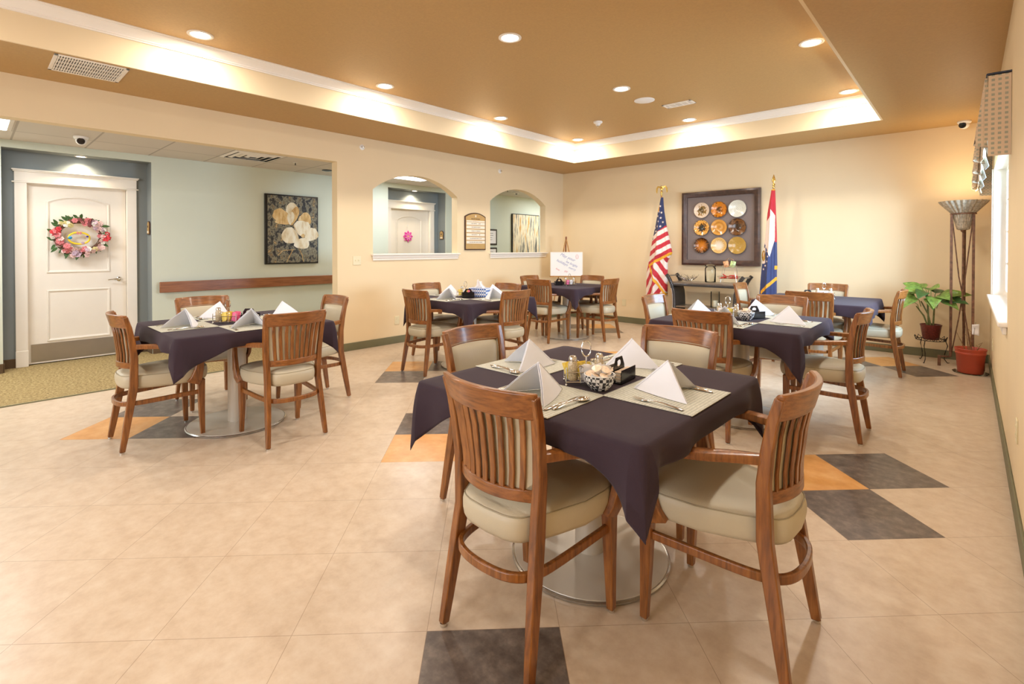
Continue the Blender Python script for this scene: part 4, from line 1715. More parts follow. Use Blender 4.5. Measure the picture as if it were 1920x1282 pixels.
# ------------------------------------------------------------------ flags
def flag(name, label, px, pole_y, topz, finial, classify, xl, xr, z0, z1, mats, stars, starR, gold_at=None):
    t = thing(name, label, 'flag', (px, pole_y, 0))
    b = MB()
    b.tube([(0, 0, 0.03), (0, 0, topz)], 0.0125, 12)
    b.build('pole', wood_easel, t)
    b = MB()
    b.lathe([(.13, 0), (.135, .006), (.13, .02), (.06, .035), (.022, .05), (.018, .10), (.014, .105)], n=32)
    b.build('floor_stand', gold_metal, t)
    finial(t, topz)
    # furled cloth: a drooping cone with folds
    nx, nz = 74, 250
    b = MB()
    G = []

    def surf(x, z):
        l, r = xl(z), xr(z)
        s = (x - l) / max(1e-4, (r - l)) * 2 - 1
        wdt = (r - l) / 2
        dep = wdt * 0.55 * sqrt(max(0, 1 - s * s))
        fold = 0.30 * wdt * sin(s * 5.2 + 1.1 + z * 0.8) * (1 - s * s) + 0.12 * wdt * sin(s * 12 + z * 2.0) * (1 - s * s)
        return -(0.012 + dep + fold * .55)
    for j in range(nz + 1):
        z = z0 + (z1 - z0) * j / nz
        l, r = xl(z), xr(z)
        G.append([b.v((l + (r - l) * i / nx, surf(l + (r - l) * i / nx, z), z)) for i in range(nx + 1)])
    B2 = []
    for j in range(nz + 1):
        z = z0 + (z1 - z0) * j / nz
        l, r = xl(z), xr(z)
        B2.append([b.v((l + (r - l) * i / nx, 0.012 + (r - l) * 0.10 * sqrt(max(0, 1 - (2 * i / nx - 1) ** 2)), z)) for i in range(0, nx + 1)])
    for j in range(nz):
        z = z0 + (z1 - z0) * (j + .5) / nz
        l, r = xl(z), xr(z)
        for i in range(nx):
            b.mi = classify(l + (r - l) * (i + .5) / nx, z)
            b.face([G[j][i], G[j][i + 1], G[j + 1][i + 1], G[j + 1][i]])
            b.face([B2[j][i + 1], B2[j][i], B2[j + 1][i], B2[j + 1][i + 1]])
        b.mi = classify(l + .002, z)
        b.face([B2[j][0], G[j][0], G[j + 1][0], B2[j + 1][0]])
        b.mi = classify(r - .002, z)
        b.face([G[j][nx], B2[j][nx], B2[j + 1][nx], G[j + 1][nx]])
    for j in (0, nz):
        for i in range(nx):
            b.face([G[j][i], G[j][i + 1], B2[j][i + 1], B2[j][i]])
    fl = b.build('flag_cloth', mats, t, ang=80)
    for (sx, sz) in stars:
        b = MB()
        pts = []
        for k in range(10):
            r_ = starR if k % 2 == 0 else starR * .42
            a = pi / 2 + k * pi / 5
            x, z = sx + r_ * cos(a) * .9, sz + r_ * sin(a)
            pts.append((x, surf(x, z) - .004, z))
        c = b.v((sx, surf(sx, sz) - .005, sz))
        vs = [b.v(p) for p in pts]
        for k in range(10):
            b.face([c, vs[k], vs[(k + 1) % 10]])
        b.build('star', flag_white, fl, smooth=False, solid=.001)
    return t, surf, fl


flag_red = mat('flag_red', rgb(186, 34, 48), 0.7, sheen=.2, noise=(20, .06))
flag_white = mat('flag_white', rgb(232, 214, 202), 0.7, sheen=.2, noise=(20, .03))
flag_blue = mat('flag_blue', rgb(34, 44, 86), 0.7, sheen=.2, noise=(20, .08))
flag_blue2 = mat('flag_deep_blue', rgb(44, 56, 104), 0.6, sheen=.2, noise=(20, .08))


def interp(ks):
    def f(z):
        if z <= ks[0][0]:
            return ks[0][1]
        for (a, va), (c, vc) in zip(ks, ks[1:]):
            if z <= c:
                return va + (vc - va) * (z - a) / (c - a)
        return ks[-1][1]
    return f


def eagle(t, z):
    b = MB()
    b.lathe([(.014, z), (.018, z + .012), (.010, z + .03), (.020, z + .045), (.022, z + .06), (.012, z + .072)], n=16)
    b.ball((0, 0, z + .105), .022, sq=(.8, .8, 1.6))
    b.ball((0, -.008, z + .148), .013)
    b.sweep([(0, -.016, z + .150), (0, -.030, z + .144)], [(-.004, -.004), (.004, -.004), (.004, .004), (-.004, .004)], scales=[1, .2])
    for s in (-1, 1):
        b.sweep([(0, 0, z + .10), (s * .03, .002, z + .140), (s * .062, .006, z + .148), (s * .082, .010, z + .118), (s * .088, .012, z + .070), (s * .084, .012, z + .045)],
                [(-.014, -.004), (.014, -.004), (.014, .004), (-.014, .004)], up=Vector((0, 1, 0)), scales=[(1, 1), (.9, 1), (.9, 1.1), (1, 1), (.8, .8), (.4, .4)])
    b.build('eagle_finial', gold_metal, t, ang=60)


def spear(t, z):
    b = MB()
    b.lathe([(.016, z), (.020, z + .010), (.010, z + .03), (.021, z + .05), (.010, z + .068), (.012, z + .075), (.026, z + .105), (.020, z + .13), (.002, z + .19)], n=16,
            wob=lambda a, zz: (1 if zz < z + .07 else .45 + .55 * abs(cos(a))))
    b.build('spear_finial', gold_metal, t, ang=60)


PX = 2.19
usl = interp([(0.55, 1.935 - PX), (0.9, 1.945 - PX), (1.1, 1.985 - PX), (1.4, 2.035 - PX), (1.65, 2.09 - PX), (1.95, 2.145 - PX), (2.13, 2.185 - PX)])
usr_top = interp([(1.20, 2.372 - PX), (1.26, 2.37 - PX), (1.67, 2.275 - PX), (1.9, 2.235 - PX), (2.13, 2.215 - PX)])


def usr(z):
    if z > 1.235:
        return usr_top(z)
    k = min(1, (1.235 - z) / 0.13)
    return (2.372 - PX) + ((2.295 - PX) - (2.372 - PX)) * k


def us_class(x, z):
    # 0 red 1 white 2 blue 3 gold
    xa = x + PX
    # fringe: from the fold tip down left, then down right
    def seg(x0, z0_, x1, z1_, w):
        dx, dz = x1 - x0, z1_ - z0_
        L2 = dx * dx + dz * dz
        k = max(0, min(1, ((xa - x0) * dx + (z - z0_) * dz) / L2))
        return math.hypot(xa - x0 - k * dx, z - z0_ - k * dz) < w
    if seg(2.375, 1.235, 2.015, 1.035, .019) or seg(2.015, 1.035, 2.09, .86, .017) or seg(2.09, .86, 2.28, .58, .017):
        return 3
    if z > 1.9 and xa < 2.165 and z < 2.16:
        return 3
    above = z > 1.035 + (xa - 2.015) * .555 and xa > 1.9
    if above:
        if z > 1.50 + (xa - 2.06) * 0.82 or (xa < 2.07 and z > 1.45):
            return 2
        k = (z - (xa - 2.05) * 0.62 - 1.05) / .076
        return 0 if int(math.floor(k)) % 2 == 0 else 1
    # lower right layer: stripes running the other way; lower left: steep stripes
    lineL = (xa - 2.015) < (1.035 - z) * .55 if z < 1.035 else False
    if lineL or xa < 2.0:
        k = (z - (xa - 1.95) * 1.75 - .4) / .125
        return 0 if int(math.floor(k)) % 2 == 0 else 1
    k = (z + (xa - 2.0) * 1.55 - .6) / .118
    return 0 if int(math.floor(k)) % 2 == 0 else 1


us_stars = [(2.185 - PX, 1.99), (2.17 - PX, 1.90), (2.208 - PX, 1.885), (2.145 - PX, 1.83), (2.20 - PX, 1.80), (2.165 - PX, 1.745), (2.235 - PX, 1.73), (2.10 - PX, 1.64),
            (2.15 - PX, 1.665), (2.20 - PX, 1.665), (2.125 - PX, 1.585), (2.065 - PX, 1.50)]
flag('american_flag', 'American flag furled on a pole with a gold eagle, left of the plate display', PX, -0.30, 2.16, eagle, us_class, usl, usr, 0.55, 2.13,
     [flag_red, flag_white, flag_blue, gold_fringe], us_stars, .022)

MX = 3.84
mol = interp([(0.62, 3.660 - MX), (1.0, 3.69 - MX), (1.43, 3.735 - MX), (1.8, 3.765 - MX), (2.13, 3.815 - MX)])
mor = interp([(0.62, 3.885 - MX), (1.0, 3.885 - MX), (1.05, 3.89 - MX), (1.5, 3.882 - MX), (2.13, 3.858 - MX)])


def mo_class(x, z):
    xa = x + MX
    if z > 2.115:
        return 3
    # white band falls left of the fold, red above, blue below
    if xa < 3.672 + (z - .62) * .05 and z < 1.02:
        return 1
    if abs(z - (.70 + (xa - 3.70) * 1.05)) < .026 and xa > 3.69:
        return 3
    if abs(z - 1.045) < .028 and xa > 3.865:
        return 3
    mid = 3.81 + (z - 1.4) * .0
    if xa < mid:
        top = 1.66 + (xa - 3.74) * 1.5
        bot = 1.40 - (xa - 3.73) * 2.6
    else:
        top = 1.86 - (xa - 3.81) * 1.6
        bot = 1.20 + (xa - 3.81) * 4.2
        if bot > 1.42:
            bot = 1.42
        if xa > 3.868:
            top = 1.4
    if z > top:
        return 0
    if z > bot and not (xa > 3.868):
        return 1
    d = math.hypot((xa - 3.715) / .62, z - 1.21)
    if d < .115 and xa < 3.75:
        return 1
    if z > 1.42:
        return 0
    return 2


mo_stars = [(3.728 - MX, 1.375), (3.755 - MX, 1.33), (3.778 - MX, 1.27), (3.785 - MX, 1.20), (3.775 - MX, 1.13), (3.752 - MX, 1.07), (3.728 - MX, 1.02)]
t, sf, fl = flag('state_flag', 'red, white and blue state flag with gold spear tip, right of the plate display', MX, -0.28, 2.15, spear, mo_class, mol, mor, 0.62, 2.13,
                 [flag_red, flag_white, flag_blue2, gold_fringe], mo_stars, .018)
b = MB()
vs = []
for k in range(24):
    a = 2 * pi * k / 24
    x, z = 3.722 - MX + .030 * cos(a), 1.21 + .075 * sin(a)
    vs.append(b.v((x, sf(x, z) - .003, z)))
b.face(vs)
b.build('seal', gold_metal, fl, smooth=False, solid=.001)

# ------------------------------------------------------------------ console table
weathered = wood('weathered_wood', rgb(84, 70, 58), rgb(116, 100, 84), rgb(146, 128, 108), scale=(6, 60, 60))
t = thing('wicker_console_table', 'black wicker console table with nailhead edges under the plate display', 'console table', (2.93, -0.27, 0))
CXL = interp([(0.0, -.52), (.15, -.485), (.35, -.452), (.5, -.447), (.65, -.460), (.78, -.498), (.85, -.535), (.905, -.575)])
for s in (-1, 1):
    b = MB()
    zs = [0.0, .08, .16, .25, .35, .45, .55, .65, .72, .78]
    rows = []
    for z in zs:
        x = CXL(z) * -s
        rows.append([b.v((x - .022, -.19, z)), b.v((x + .022, -.19, z)), b.v((x + .022, .17, z)), b.v((x - .022, .17, z))])
    for A, B in zip(rows, rows[1:]):
        for j in range(4):
            b.face([A[j], A[(j + 1) % 4], B[(j + 1) % 4], B[j]])
    b.face(rows[0][::-1])
    b.face(rows[-1])
    p = b.build('end_panel', black_wicker, t)
    for yy in (-.19, .17):
        b = MB()
        b.sweep([(CXL(z) * -s, yy, z) for z in (.70, .76, .80, .85, .905)], [(-.024, -.02), (.024, -.02), (.024, .02), (-.024, .02)], up=Vector((0, 1, 0)))
        b.build('horn', black_wicker, t, bevel=.004)
    b = MB()
    b.box((CXL(.88) * -s, -.01, .885), (.022, .34, .022))
    b.build('gallery_rail', weathered, t, bevel=.004)
    b = MB()
    for z in [0.02 + k * .026 for k in range(34)]:
        for dx in (-.016, .016):
            b.ball((CXL(z) * -s + dx, -.212, z), .0045, n=6)
    b.build('nailheads', steel, p)
b = MB()
b.box((0, -.01, .785), (1.0, .38, .026))
b.build('table_top', weathered, t, bevel=.004)
b = MB()
b.box((0, -.19, .755), (.93, .022, .04))
b.box((0, .165, .755), (.93, .022, .04))
ap = b.build('apron', black_wicker, t, bevel=.003)
b = MB()
for k in range(46):
    b.ball((-.45 + k * .02, -.203, .766), .0042, n=6)
b.build('nailheads', steel, ap)
b = MB()
b.box((0, -.01, .415), (.88, .34, .022))
b.build('lower_shelf', weathered, t, bevel=.003)

CT = 0.7985
t = thing('twig_bowl', 'openwork silver twig bowl on the left of the console table', 'bowl', (2.63, -0.30, CT))
b = MB()
rr = random.Random(5)
for k in range(64):
    a = rr.uniform(0, 6.283)
    a2 = a + rr.uniform(-1.1, 1.1)
    r0, r1 = rr.uniform(.02, .09), rr.uniform(.12, .175)

    def zc(r):
        return .006 + 3.4 * r * r * (1 if r < .2 else 1)
    pts = []
    for q in range(5):
        u = q / 4
        r_ = r0 + (r1 - r0) * u
        aa = a + (a2 - a) * u
        pts.append((r_ * cos(aa), r_ * sin(aa) * .8, zc(r_) + rr.uniform(-.004, .004) * u))
    b.tube(pts, .0028, 5, scales=[1.2, 1, .9, .8, .6])
b.build('twigs', steel, t)

t = thing('lidded_glass_jar', 'tall clear glass jar with a knobbed lid on the console table', 'glass jar', (2.965, -0.27, CT))
b = MB()
b.lathe([(.062, .002), (.074, .004), (.078, .012), (.078, .205), (.072, .225), (.058, .236), (.055, .240), (.052, .236), (.066, .222), (.073, .203), (.073, .018), (.06, .010), (.002, .009)], n=36)
b.build('jar_body', glass, t, ang=60)
b = MB()
b.lathe([(.075, .238), (.080, .243), (.072, .256), (.045, .270), (.014, .276), (.010, .288), (.018, .298), (.020, .308), (.012, .320), (.002, .322)], n=36)
b.build('jar_lid', glass, t, ang=60)

t = thing('wire_display_stand', 'two-tier wire stand on the right of the console table', 'display stand', (3.255, -0.29, CT))
b = MB()
for yy in (-.05, .05):
    b.tube([(-.115, yy, .008), (-.095, yy * .9, .14), (-.075, yy * .7, .26), (-.045, yy * .5, .345), (0, 0, .375), (.045, yy * .5, .345), (.075, yy * .7, .26), (.095, yy * .9, .14), (.115, yy, .008)], .0032, 6)
for z, w_, d_ in ((.075, .15, .075), (.235, .085, .06)):
    b.tube([(-w_, -d_, z + .025), (w_, -d_, z + .025), (w_, d_, z + .025), (-w_, d_, z + .025)], .003, 6, closed=True)
    for k in range(5):
        x = -w_ + 2 * w_ * k / 4
        b.tube([(x, -d_, z + .025), (x * .9, -d_ * .9, z), (x * .9, d_ * .9, z), (x, d_, z + .025)], .0022, 6)
b.build('wire_frame', chrome, t)
b = MB()
b.box((0, 0, .072), (.26, .13, .006))
b.build('lower_tray', wood_rail, t, bevel=.002)

rr = random.Random(3)
src = None
for k in range(14):
    if src is None:
        b = MB()
        b.box((0, 0, 0), (.040, .018, .014))
        for s in (-1, 1):
            b.sweep([(s * .018, 0, 0), (s * .028, 0, .002), (s * .040, 0, .0)], [(-.004, -.003), (.004, -.003), (.004, .003), (-.004, .003)], scales=[1, .6, 2.4])
        src = b.build('wrapped_candy', red_wrap, None, bevel=.004)
        o = src
    else:
        o = src.copy()
        COL.objects.link(o)
    o.location = (3.255 + rr.uniform(-.10, .10), -.29 + rr.uniform(-.045, .045), CT + .083 + (.017 if k > 7 else 0) + (.014 if k > 11 else 0))
    o.rotation_euler = (rr.uniform(-.4, .4), rr.uniform(-.4, .4), rr.uniform(0, 3))
    tag(o, 'red wrapped candies piled in the lower tray of the wire stand', 'candy', 'red candies')
green_pk = mat('green_print_packet', rgb(180, 200, 130), 0.4, noise=(40, 0.35))
orange_pk = mat('orange_print_packet', rgb(226, 160, 110), 0.4, noise=(40, 0.35))
for k, (mm_, dx, lab) in enumerate(((orange_pk, -.04, 'orange and white snack packet on the upper tier of the wire stand'), (green_pk, .035, 'green printed snack packet on the upper tier of the wire stand'))):
    b = MB()

    def f(i, j, s):
        u, v = -1 + i / 3, -1 + j / 3
        return (u * .036, s * (.014 * (1 - u * u) * (1 - v * v) + .0005), .045 + v * .045)
    b.grid(7, 7, lambda i, j: f(i, j, 1))
    b.grid(7, 7, lambda i, j: f(i, j, -1))
    bmesh.ops.remove_doubles(b.bm, verts=b.bm.verts[:], dist=.0012)
    o = b.build('snack_packet', mm_, None)
    o.location = (3.255 + dx, -.29, CT + .238)
    o.rotation_euler = (radians(-10), radians(-12 + 24 * k), radians(20))
    tag(o, lab, 'snack packet')

t = thing('hurricane_candle_holder', 'smoky glass hurricane cylinder on the console lower shelf', 'candle holder', (3.05, -0.30, 0.4265))
b = MB()
b.lathe([(.055, .002), (.062, .004), (.063, .01), (.063, .24), (.060, .24), (.060, .012), (.002, .010)], n=32)
b.build('glass_cylinder', glass, t, ang=50)
b = MB()
b.lathe([(.036, 0), (.038, .004), (.038, .085), (.034, .092), (.01, .088), (.001, .088)], n=24)
b.tube([(0, 0, .086), (.001, 0, .098)], .0012, 5)
o = b.build('pillar_candle', wax, None)
o.location = (3.05, -0.30, 0.4265 + .0125)
tag(o, 'ivory pillar candle inside the glass hurricane cylinder', 'candle')

# ------------------------------------------------------------------ easel with whiteboard
EA = radians(42)
t = thing('wooden_easel', 'thin wooden tripod easel in the far left corner', 'easel', (0.46, -0.52, 0), EA)
b = MB()
P4 = [(-.011, -.008), (.011, -.008), (.011, .008), (-.011, .008)]
b.sweep([(-.30, -.10, 0.004), (0.0, .03, 1.50)], P4)
b.build('leg', wood_easel, t, bevel=.002)
b = MB()
b.sweep([(.30, -.10, 0.004), (0.0, .03, 1.50)], P4)
b.build('leg', wood_easel, t, bevel=.002)
b = MB()
b.sweep([(0, .33, 0.004), (0.0, .055, 1.52)], P4)
b.build('leg', wood_rail, t, bevel=.002)
b = MB()
b.box((0, -.035, .805), (.60, .07, .018))
b.build('ledge', wood_easel, t, bevel=.002)
b = MB()
b.box((0, .035, 1.50), (.03, .06, .05))
b.build('head_block', wood_rail, t, bevel=.003)
EL = Vector((0, -.052, 0))
EL.rotate(Euler((0, 0, EA)))
t = thing('whiteboard', 'small whiteboard with handwriting, resting on the wooden easel', 'whiteboard', (0.46 + EL.x, -0.52 + EL.y, 0.815), EA)
b = MB()
b.box((0, .004, .215), (.575, .008, .43))
b.build('writing_surface', white_plastic, t, smooth=False)
b = MB()
rings = []
for sx, sz in ((-1, 0), (1, 0), (1, 1), (-1, 1)):
    zz, dz = sz * .43, (1 if sz == 0 else -1)
    rings.append([b.v((sx * (.29 - o), y, zz + dz * o)) for o, y in ((0, .010), (0, -.004), (.012, -.004), (.012, .010))])
for i in range(4):
    A, B = rings[i], rings[(i + 1) % 4]
    for j in range(4):
        b.face([A[j], A[(j + 1) % 4], B[(j + 1) % 4], B[j]])
b.build('frame', white_trim, t, smooth=False)
for body, sz, x, z, mm_, tl in (('May your', .075, .02, .335, ink_blue, -24), ('holidays', .068, -.08, .24, ink_blue, -26), ('be bright', .062, .09, .215, ink_blue, -26),
                                ('merry', .055, .10, .13, ink_blue, -22), ('love', .045, -.16, .12, ink_red, -30), ('joy', .05, -.01, .085, ink_red, -10)):
    text(body, sz, (x, -.0008, z), (radians(90), radians(-tl), 0), mm_, t, 'handwriting', shear=.3)
b = MB()
b.tube([(.19 + .028 * cos(k * .62) * (1 - .03 * (k % 3)), -.0012, .345 + .036 * sin(k * .62) * (1 + .04 * (k % 4))) for k in range(22)], .0014, 5)
b.tube([(.19 + .016 * cos(k * .9), -.0012, .345 + .02 * sin(k * .9)) for k in range(14)], .0012, 5)
b.build('red_doodle', ink_red, t)

# ------------------------------------------------------------------ torchiere lamp in the corner
t = thing('torchiere_floor_lamp', 'tall rusted iron torchiere lamp with a fluted bowl in the far right corner', 'floor lamp', (5.80, -0.42, 0))
b = MB()


def flute(a, z):
    return 1 + 0.05 * cos(24 * a) * min(1, max(0, (z - 1.52) * 12))


b.lathe([(.035, 1.515), (.055, 1.525), (.058, 1.54), (.070, 1.60), (.085, 1.66), (.088, 1.675), (.10, 1.70), (.15, 1.76), (.195, 1.815), (.205, 1.835), (.196, 1.835), (.145, 1.768), (.09, 1.70), (.002, 1.69)],
        n=192, wob=flute)
fluted = mat('antique_fluted_shade', rgb(176, 160, 136), 0.6, noise=(44, 0.4))
b.build('bowl_shade', fluted, t, ang=80)
b = MB()
b.tube([(.105 * cos(k * pi / 16), .105 * sin(k * pi / 16), 1.695) for k in range(32)], .008, 8, closed=True)
b.build('ring', rust_iron, t)
PP = [(-.096, -.045), (.085, -.055), (.012, .095)]
for x, y in PP:
    b = MB()
    b.box((x, y, .90), (.024, .024, 1.59))
    b.build('post', rust_iron, t, bevel=.003)
    b = MB()
    d = Vector((x, y, 0)).normalized()
    if d.x < -.5:
        d = Vector((-.55, -.2, 0)).normalized()
    e = Vector((x, y, 0)) + d * (.085 if y > 0 else .10)
    if e.x + 5.80 > 5.99:
        e.x = 5.99 - 5.80
    b.sweep([(x, y, .105), (e.x, e.y, .105)], [(-.008, -.008), (.008, -.008), (.008, .008), (-.008, .008)])
    b.box((e.x, e.y, .058), (.028, .028, .115))
    b.build('foot', rust_iron, t, bevel=.003)
b = MB()
b.tube([(0, 0, .62), (0, 0, 1.52)], .009, 10)
b.lathe([(.009, 1.49), (.02, 1.50), (.024, 1.515)], n=16)
b.build('centre_stem', rust_iron, t)
for k in range(3):
    x, y = PP[k]
    x2, y2 = PP[(k + 1) % 3]
    b = MB()
    b.tube([(x * .95, y * .95, 1.66), (x * .25 - x2 * .1, y * .25, 1.0), (0, 0, .80), (x2 * .3, y2 * .3, .55), (x2 * .95, y2 * .95, .12)], .006, 8)
    b.build('twisted_rod', rust_iron, t)
up = area('torchiere_light', (5.80, -0.42, 1.86), (radians(180), 0, 0), .22, 0, 5, (1, .80, .55), None, 'DISK')

# ------------------------------------------------------------------ plants
leaf_m = mat('variegated_leaf', rgb(120, 150, 66), 0.42, noise=(34, 0.42))
leaf_d = mat('dark_leaf', rgb(60, 96, 44), 0.42, noise=(24, 0.3))
stem_m = mat('green_stem', rgb(104, 110, 58), 0.6, noise=(60, 0.3))
dry_m = mat('dry_stem', rgb(140, 104, 66), 0.8, noise=(60, 0.3))


def leaf(b, base, d, up, L, wd, droop):
    """a folded, drooping blade from base along d"""
    d = Vector(d).normalized()
    up = Vector(up).normalized()
    side = d.cross(up).normalized()
    n = 9
    g = []
    for i in range(n):
        u = i / (n - 1)
        c = Vector(base) + d * (L * u) - Vector((0, 0, 1)) * droop * L * u * u
        w = wd * (sin(pi * u ** 0.75)) ** 0.85 * (1 - .1 * u)
        row = []
        for j in range(5):
            v = -1 + j / 2
            row.append(b.v(c + side * w * v + up * (abs(v) * w * .28 - .02 * wd)))
        g.append(row)
    for A, B in zip(g, g[1:]):
        for j in range(4):
            b.face([A[j], A[j + 1], B[j + 1], B[j]])


PLX, PLY = 5.53, -0.36
t = thing('wire_plant_stand', 'low black wire plant stand beside the torchiere lamp', 'plant stand', (PLX, PLY, 0))
b = MB()
for k in range(14):
    a = 2 * pi * k / 14
    a2 = 2 * pi * (k + 1) / 14
    b.tube([(.135 * cos(a), .135 * sin(a), .262), (.150 * cos((a + a2) / 2), .150 * sin((a + a2) / 2), .300), (.135 * cos(a2), .135 * sin(a2), .262)], .003, 5)
b.tube([(.137 * cos(k * pi / 14), .137 * sin(k * pi / 14), .260) for k in range(28)], .004, 6, closed=True)
for k in range(5):
    x = -.11 + .055 * k
    h = sqrt(.135 ** 2 - x * x)
    b.tube([(x, -h, .260), (x, h, .260)], .003, 5)
b.build('wire_top', black_iron, t)
for k in range(3):
    a = radians(-110 + 120 * k)
    b = MB()
    c_, s_ = cos(a), sin(a)
    b.tube([(.13 * c_, .13 * s_, .26), (.15 * c_, .15 * s_, .20), (.125 * c_, .125 * s_, .11), (.12 * c_, .12 * s_, .05), (.15 * c_, .15 * s_, .006), (.165 * c_, .165 * s_, .012)], .0045, 6)
    b.build('leg', black_iron, t)
t = thing('leafy_potted_plant', 'potted plant with broad variegated green leaves on the wire stand', 'potted plant', (PLX, PLY, .2645))
b = MB()
b.lathe([(.070, 0), (.074, .004), (.094, .150), (.098, .158), (.100, .172), (.094, .174), (.088, .160), (.002, .152)], n=36, wob=lambda a, z: 1 + .012 * cos(24 * a))
pot = b.build('pot', wicker_pot, t, ang=50)
b = MB()
b.lathe([(.087, .150), (.086, .158), (.002, .160)], n=24)
b.build('soil', soil, pot)
rr = random.Random(21)
b = MB()
for (x0, y0, x1, y1, h) in ((-.02, 0, -.035, -.02, .38), (.02, .01, .035, .0, .32), (0, -.01, -.09, .0, .28), (-.03, 0, -.13, -.03, .22)):
    b.tube([(x0, y0, .155), (x0 * .8 + x1 * .3, y0, .155 + h * .5), (x1, y1, .155 + h)], .0085, 8, scales=[1, 1, .7])
b.build('stems', stem_m, t)
LV = [(-.035, .56, 170, .19, .060, -.10), (-.035, .57, 120, .17, .055, .1), (-.03, .55, 205, .20, .065, .25), (-.035, .52, 150, .22, .065, .45), (-.035, .53, 255, .19, .065, .65),
      (.035, .50, 300, .20, .065, .45), (.035, .48, 270, .21, .070, .85), (.035, .50, 350, .21, .06, .10), (.04, .49, 12, .28, .06, .15), (.04, .45, 340, .26, .06, .35),
      (.035, .48, 35, .24, .055, .2), (-.09, .46, 190, .20, .065, .6), (-.09, .45, 230, .20, .07, .9), (-.10, .40, 170, .19, .06, .5), (.03, .52, 80, .18, .055, .1),
      (0, .55, 95, .17, .055, .2), (-.02, .46, 280, .19, .06, .9), (-.03, .58, 300, .15, .055, .15), (.05, .44, 320, .2, .06, .7)]
for k, (x, z, ad, L, wd, dr) in enumerate(LV):
    a = radians(ad)
    b = MB()
    b.tube([(x, 0, z - .08), (x + .02 * cos(a), .02 * sin(a), z - .01), (x + .05 * cos(a), .05 * sin(a), z + .015)], .0028, 6)
    leaf(b, (x + .045 * cos(a), .045 * sin(a) - .01, z + .012), (cos(a), sin(a) * .8, .25), (0, -.62, .78), L, wd * 1.15, dr)
    b.build('leaf', leaf_d if k in (4, 9, 14) else leaf_m, t, solid=.0012, ang=80)
t = thing('terracotta_planter', 'terracotta-coloured plastic pot with bare stems and a white card in the corner', 'potted plant', (5.868, -0.745, 0.0))
b = MB()
b.lathe([(.125, .001), (.140, .004), (.146, .014), (.142, .016), (.12, .008), (.002, .007)], n=40)
b.build('saucer', glass, t, ang=50)
b = MB()
b.lathe([(.100, .008), (.104, .011), (.118, .200), (.123, .204), (.124, .222), (.121, .226), (.126, .244), (.131, .260), (.128, .264), (.121, .252), (.113, .220), (.002, .208)], n=44)
pot = b.build('pot', terracotta, t, ang=50)
b = MB()
b.lathe([(.116, .212), (.114, .220), (.002, .226)], n=30)
b.build('soil', soil, pot)
for k, (x, y, h, lx, ly) in enumerate(((-.01, 0, .42, .03, .0), (.015, .01, .30, -.04, .02), (-.03, -.01, .24, -.08, .0), (.03, -.02, .16, .06, -.01), (-.015, .02, .34, -.03, .03))):
    b = MB()
    b.tube([(x, y, .215), (x + lx * .4, y + ly * .5, .18 + h * .5), (x + lx, y + ly, .18 + h)], .004, 6, scales=[1.3, 1, .5])
    for q in range(3):
        b.tube([(x + lx * .5, y + ly * .5, .2 + h * (.4 + .15 * q)), (x + lx * .5 + .02 * (-1) ** q, y + ly * .5, .215 + h * (.42 + .15 * q))], .0018, 5)
    b.build('bare_stem', dry_m, t)
o = thing('plant_care_card', 'white paper card hanging above the terracotta pot', 'card', (5.905, -0.80, .415))
b = MB()
b.grid(6, 7, lambda i, j: (-.028 + i * .0112, .012 * sin(j * .5) - .004 * i * (6 - j) / 6, .105 - j * .0175 - (.02 * (i / 5) ** 2 if j == 6 else 0) + .002 * i))
b.build('paper', white_pk, o, solid=.0006)
b = MB()
b.tube([(-.01, .0, -.215), (-.012, .004, .02), (0, .004, .13)], .0015, 5)
b.build('wire_pick', black_iron, o)

# ------------------------------------------------------------------ window valance
def houndstooth():
    m = mat('houndstooth_valance', rgb(214, 186, 150), 0.9, sheen=.2)
    n = NT(m)
    outs = []
    mp = n.coords((1, 1, 1))
    for sc_, rot in ((68.0, 0), (68.0, 45)):
        w = n.add('ShaderNodeMapping')
        w.inputs['Rotation'].default_value = (radians(rot), 0, 0)
        w.inputs['Scale'].default_value = (1, 1, 1)
        n.link(mp, w.inputs[0])
        c = n.add('ShaderNodeTexChecker', i_Scale=sc_)
        n.link(w.outputs[0], c.inputs[0])
        outs.append(c.outputs[1])
    mu = n.add('ShaderNodeMath', operation='MULTIPLY')
    n.link(outs[0], mu.inputs[0])
    n.link(outs[1], mu.inputs[1])
    nz = n.add('ShaderNodeTexNoise', i_Scale=90.0)
    n.link(mp, nz.inputs[0])
    ad = n.add('ShaderNodeMath', operation='MULTIPLY_ADD', i_1=.5, i_2=-.1)
    n.link(nz.outputs[0], ad.inputs[0])
    a2 = n.add('ShaderNodeMath', operation='ADD')
    n.link(mu.outputs[0], a2.inputs[0])
    n.link(ad.outputs[0], a2.inputs[1])
    n.link(n.ramp(a2.outputs[0], [(.25, rgb(218, 194, 164)), (.8, rgb(168, 166, 146))]), n.b.inputs['Base Color'])
    return m


hound = houndstooth()
valence_lining = mat('pale_blue_lining', rgb(206, 220, 222), 0.8, noise=(8, .03))
navy_piping = mat('navy_piping', rgb(60, 68, 84), 0.8, noise=(40, .1))
VY0, VY1, VZ0, VZ1 = -3.66, -0.52, 1.875, 2.37
t = thing('window_valance', 'houndstooth fabric valance with swags over the side window', 'valance', (RW, VY0, VZ1))
LY = VY1 - VY0
b = MB()
b.box((-.052, .003, -.2475), (.10, .006, .495))
b.box((-.052, LY - .003, -.2475), (.10, .006, .495))
b.box((-.052, LY / 2, -.004), (.10, LY, .008))
b.build('return_board', hound, t, smooth=False)
b = MB()


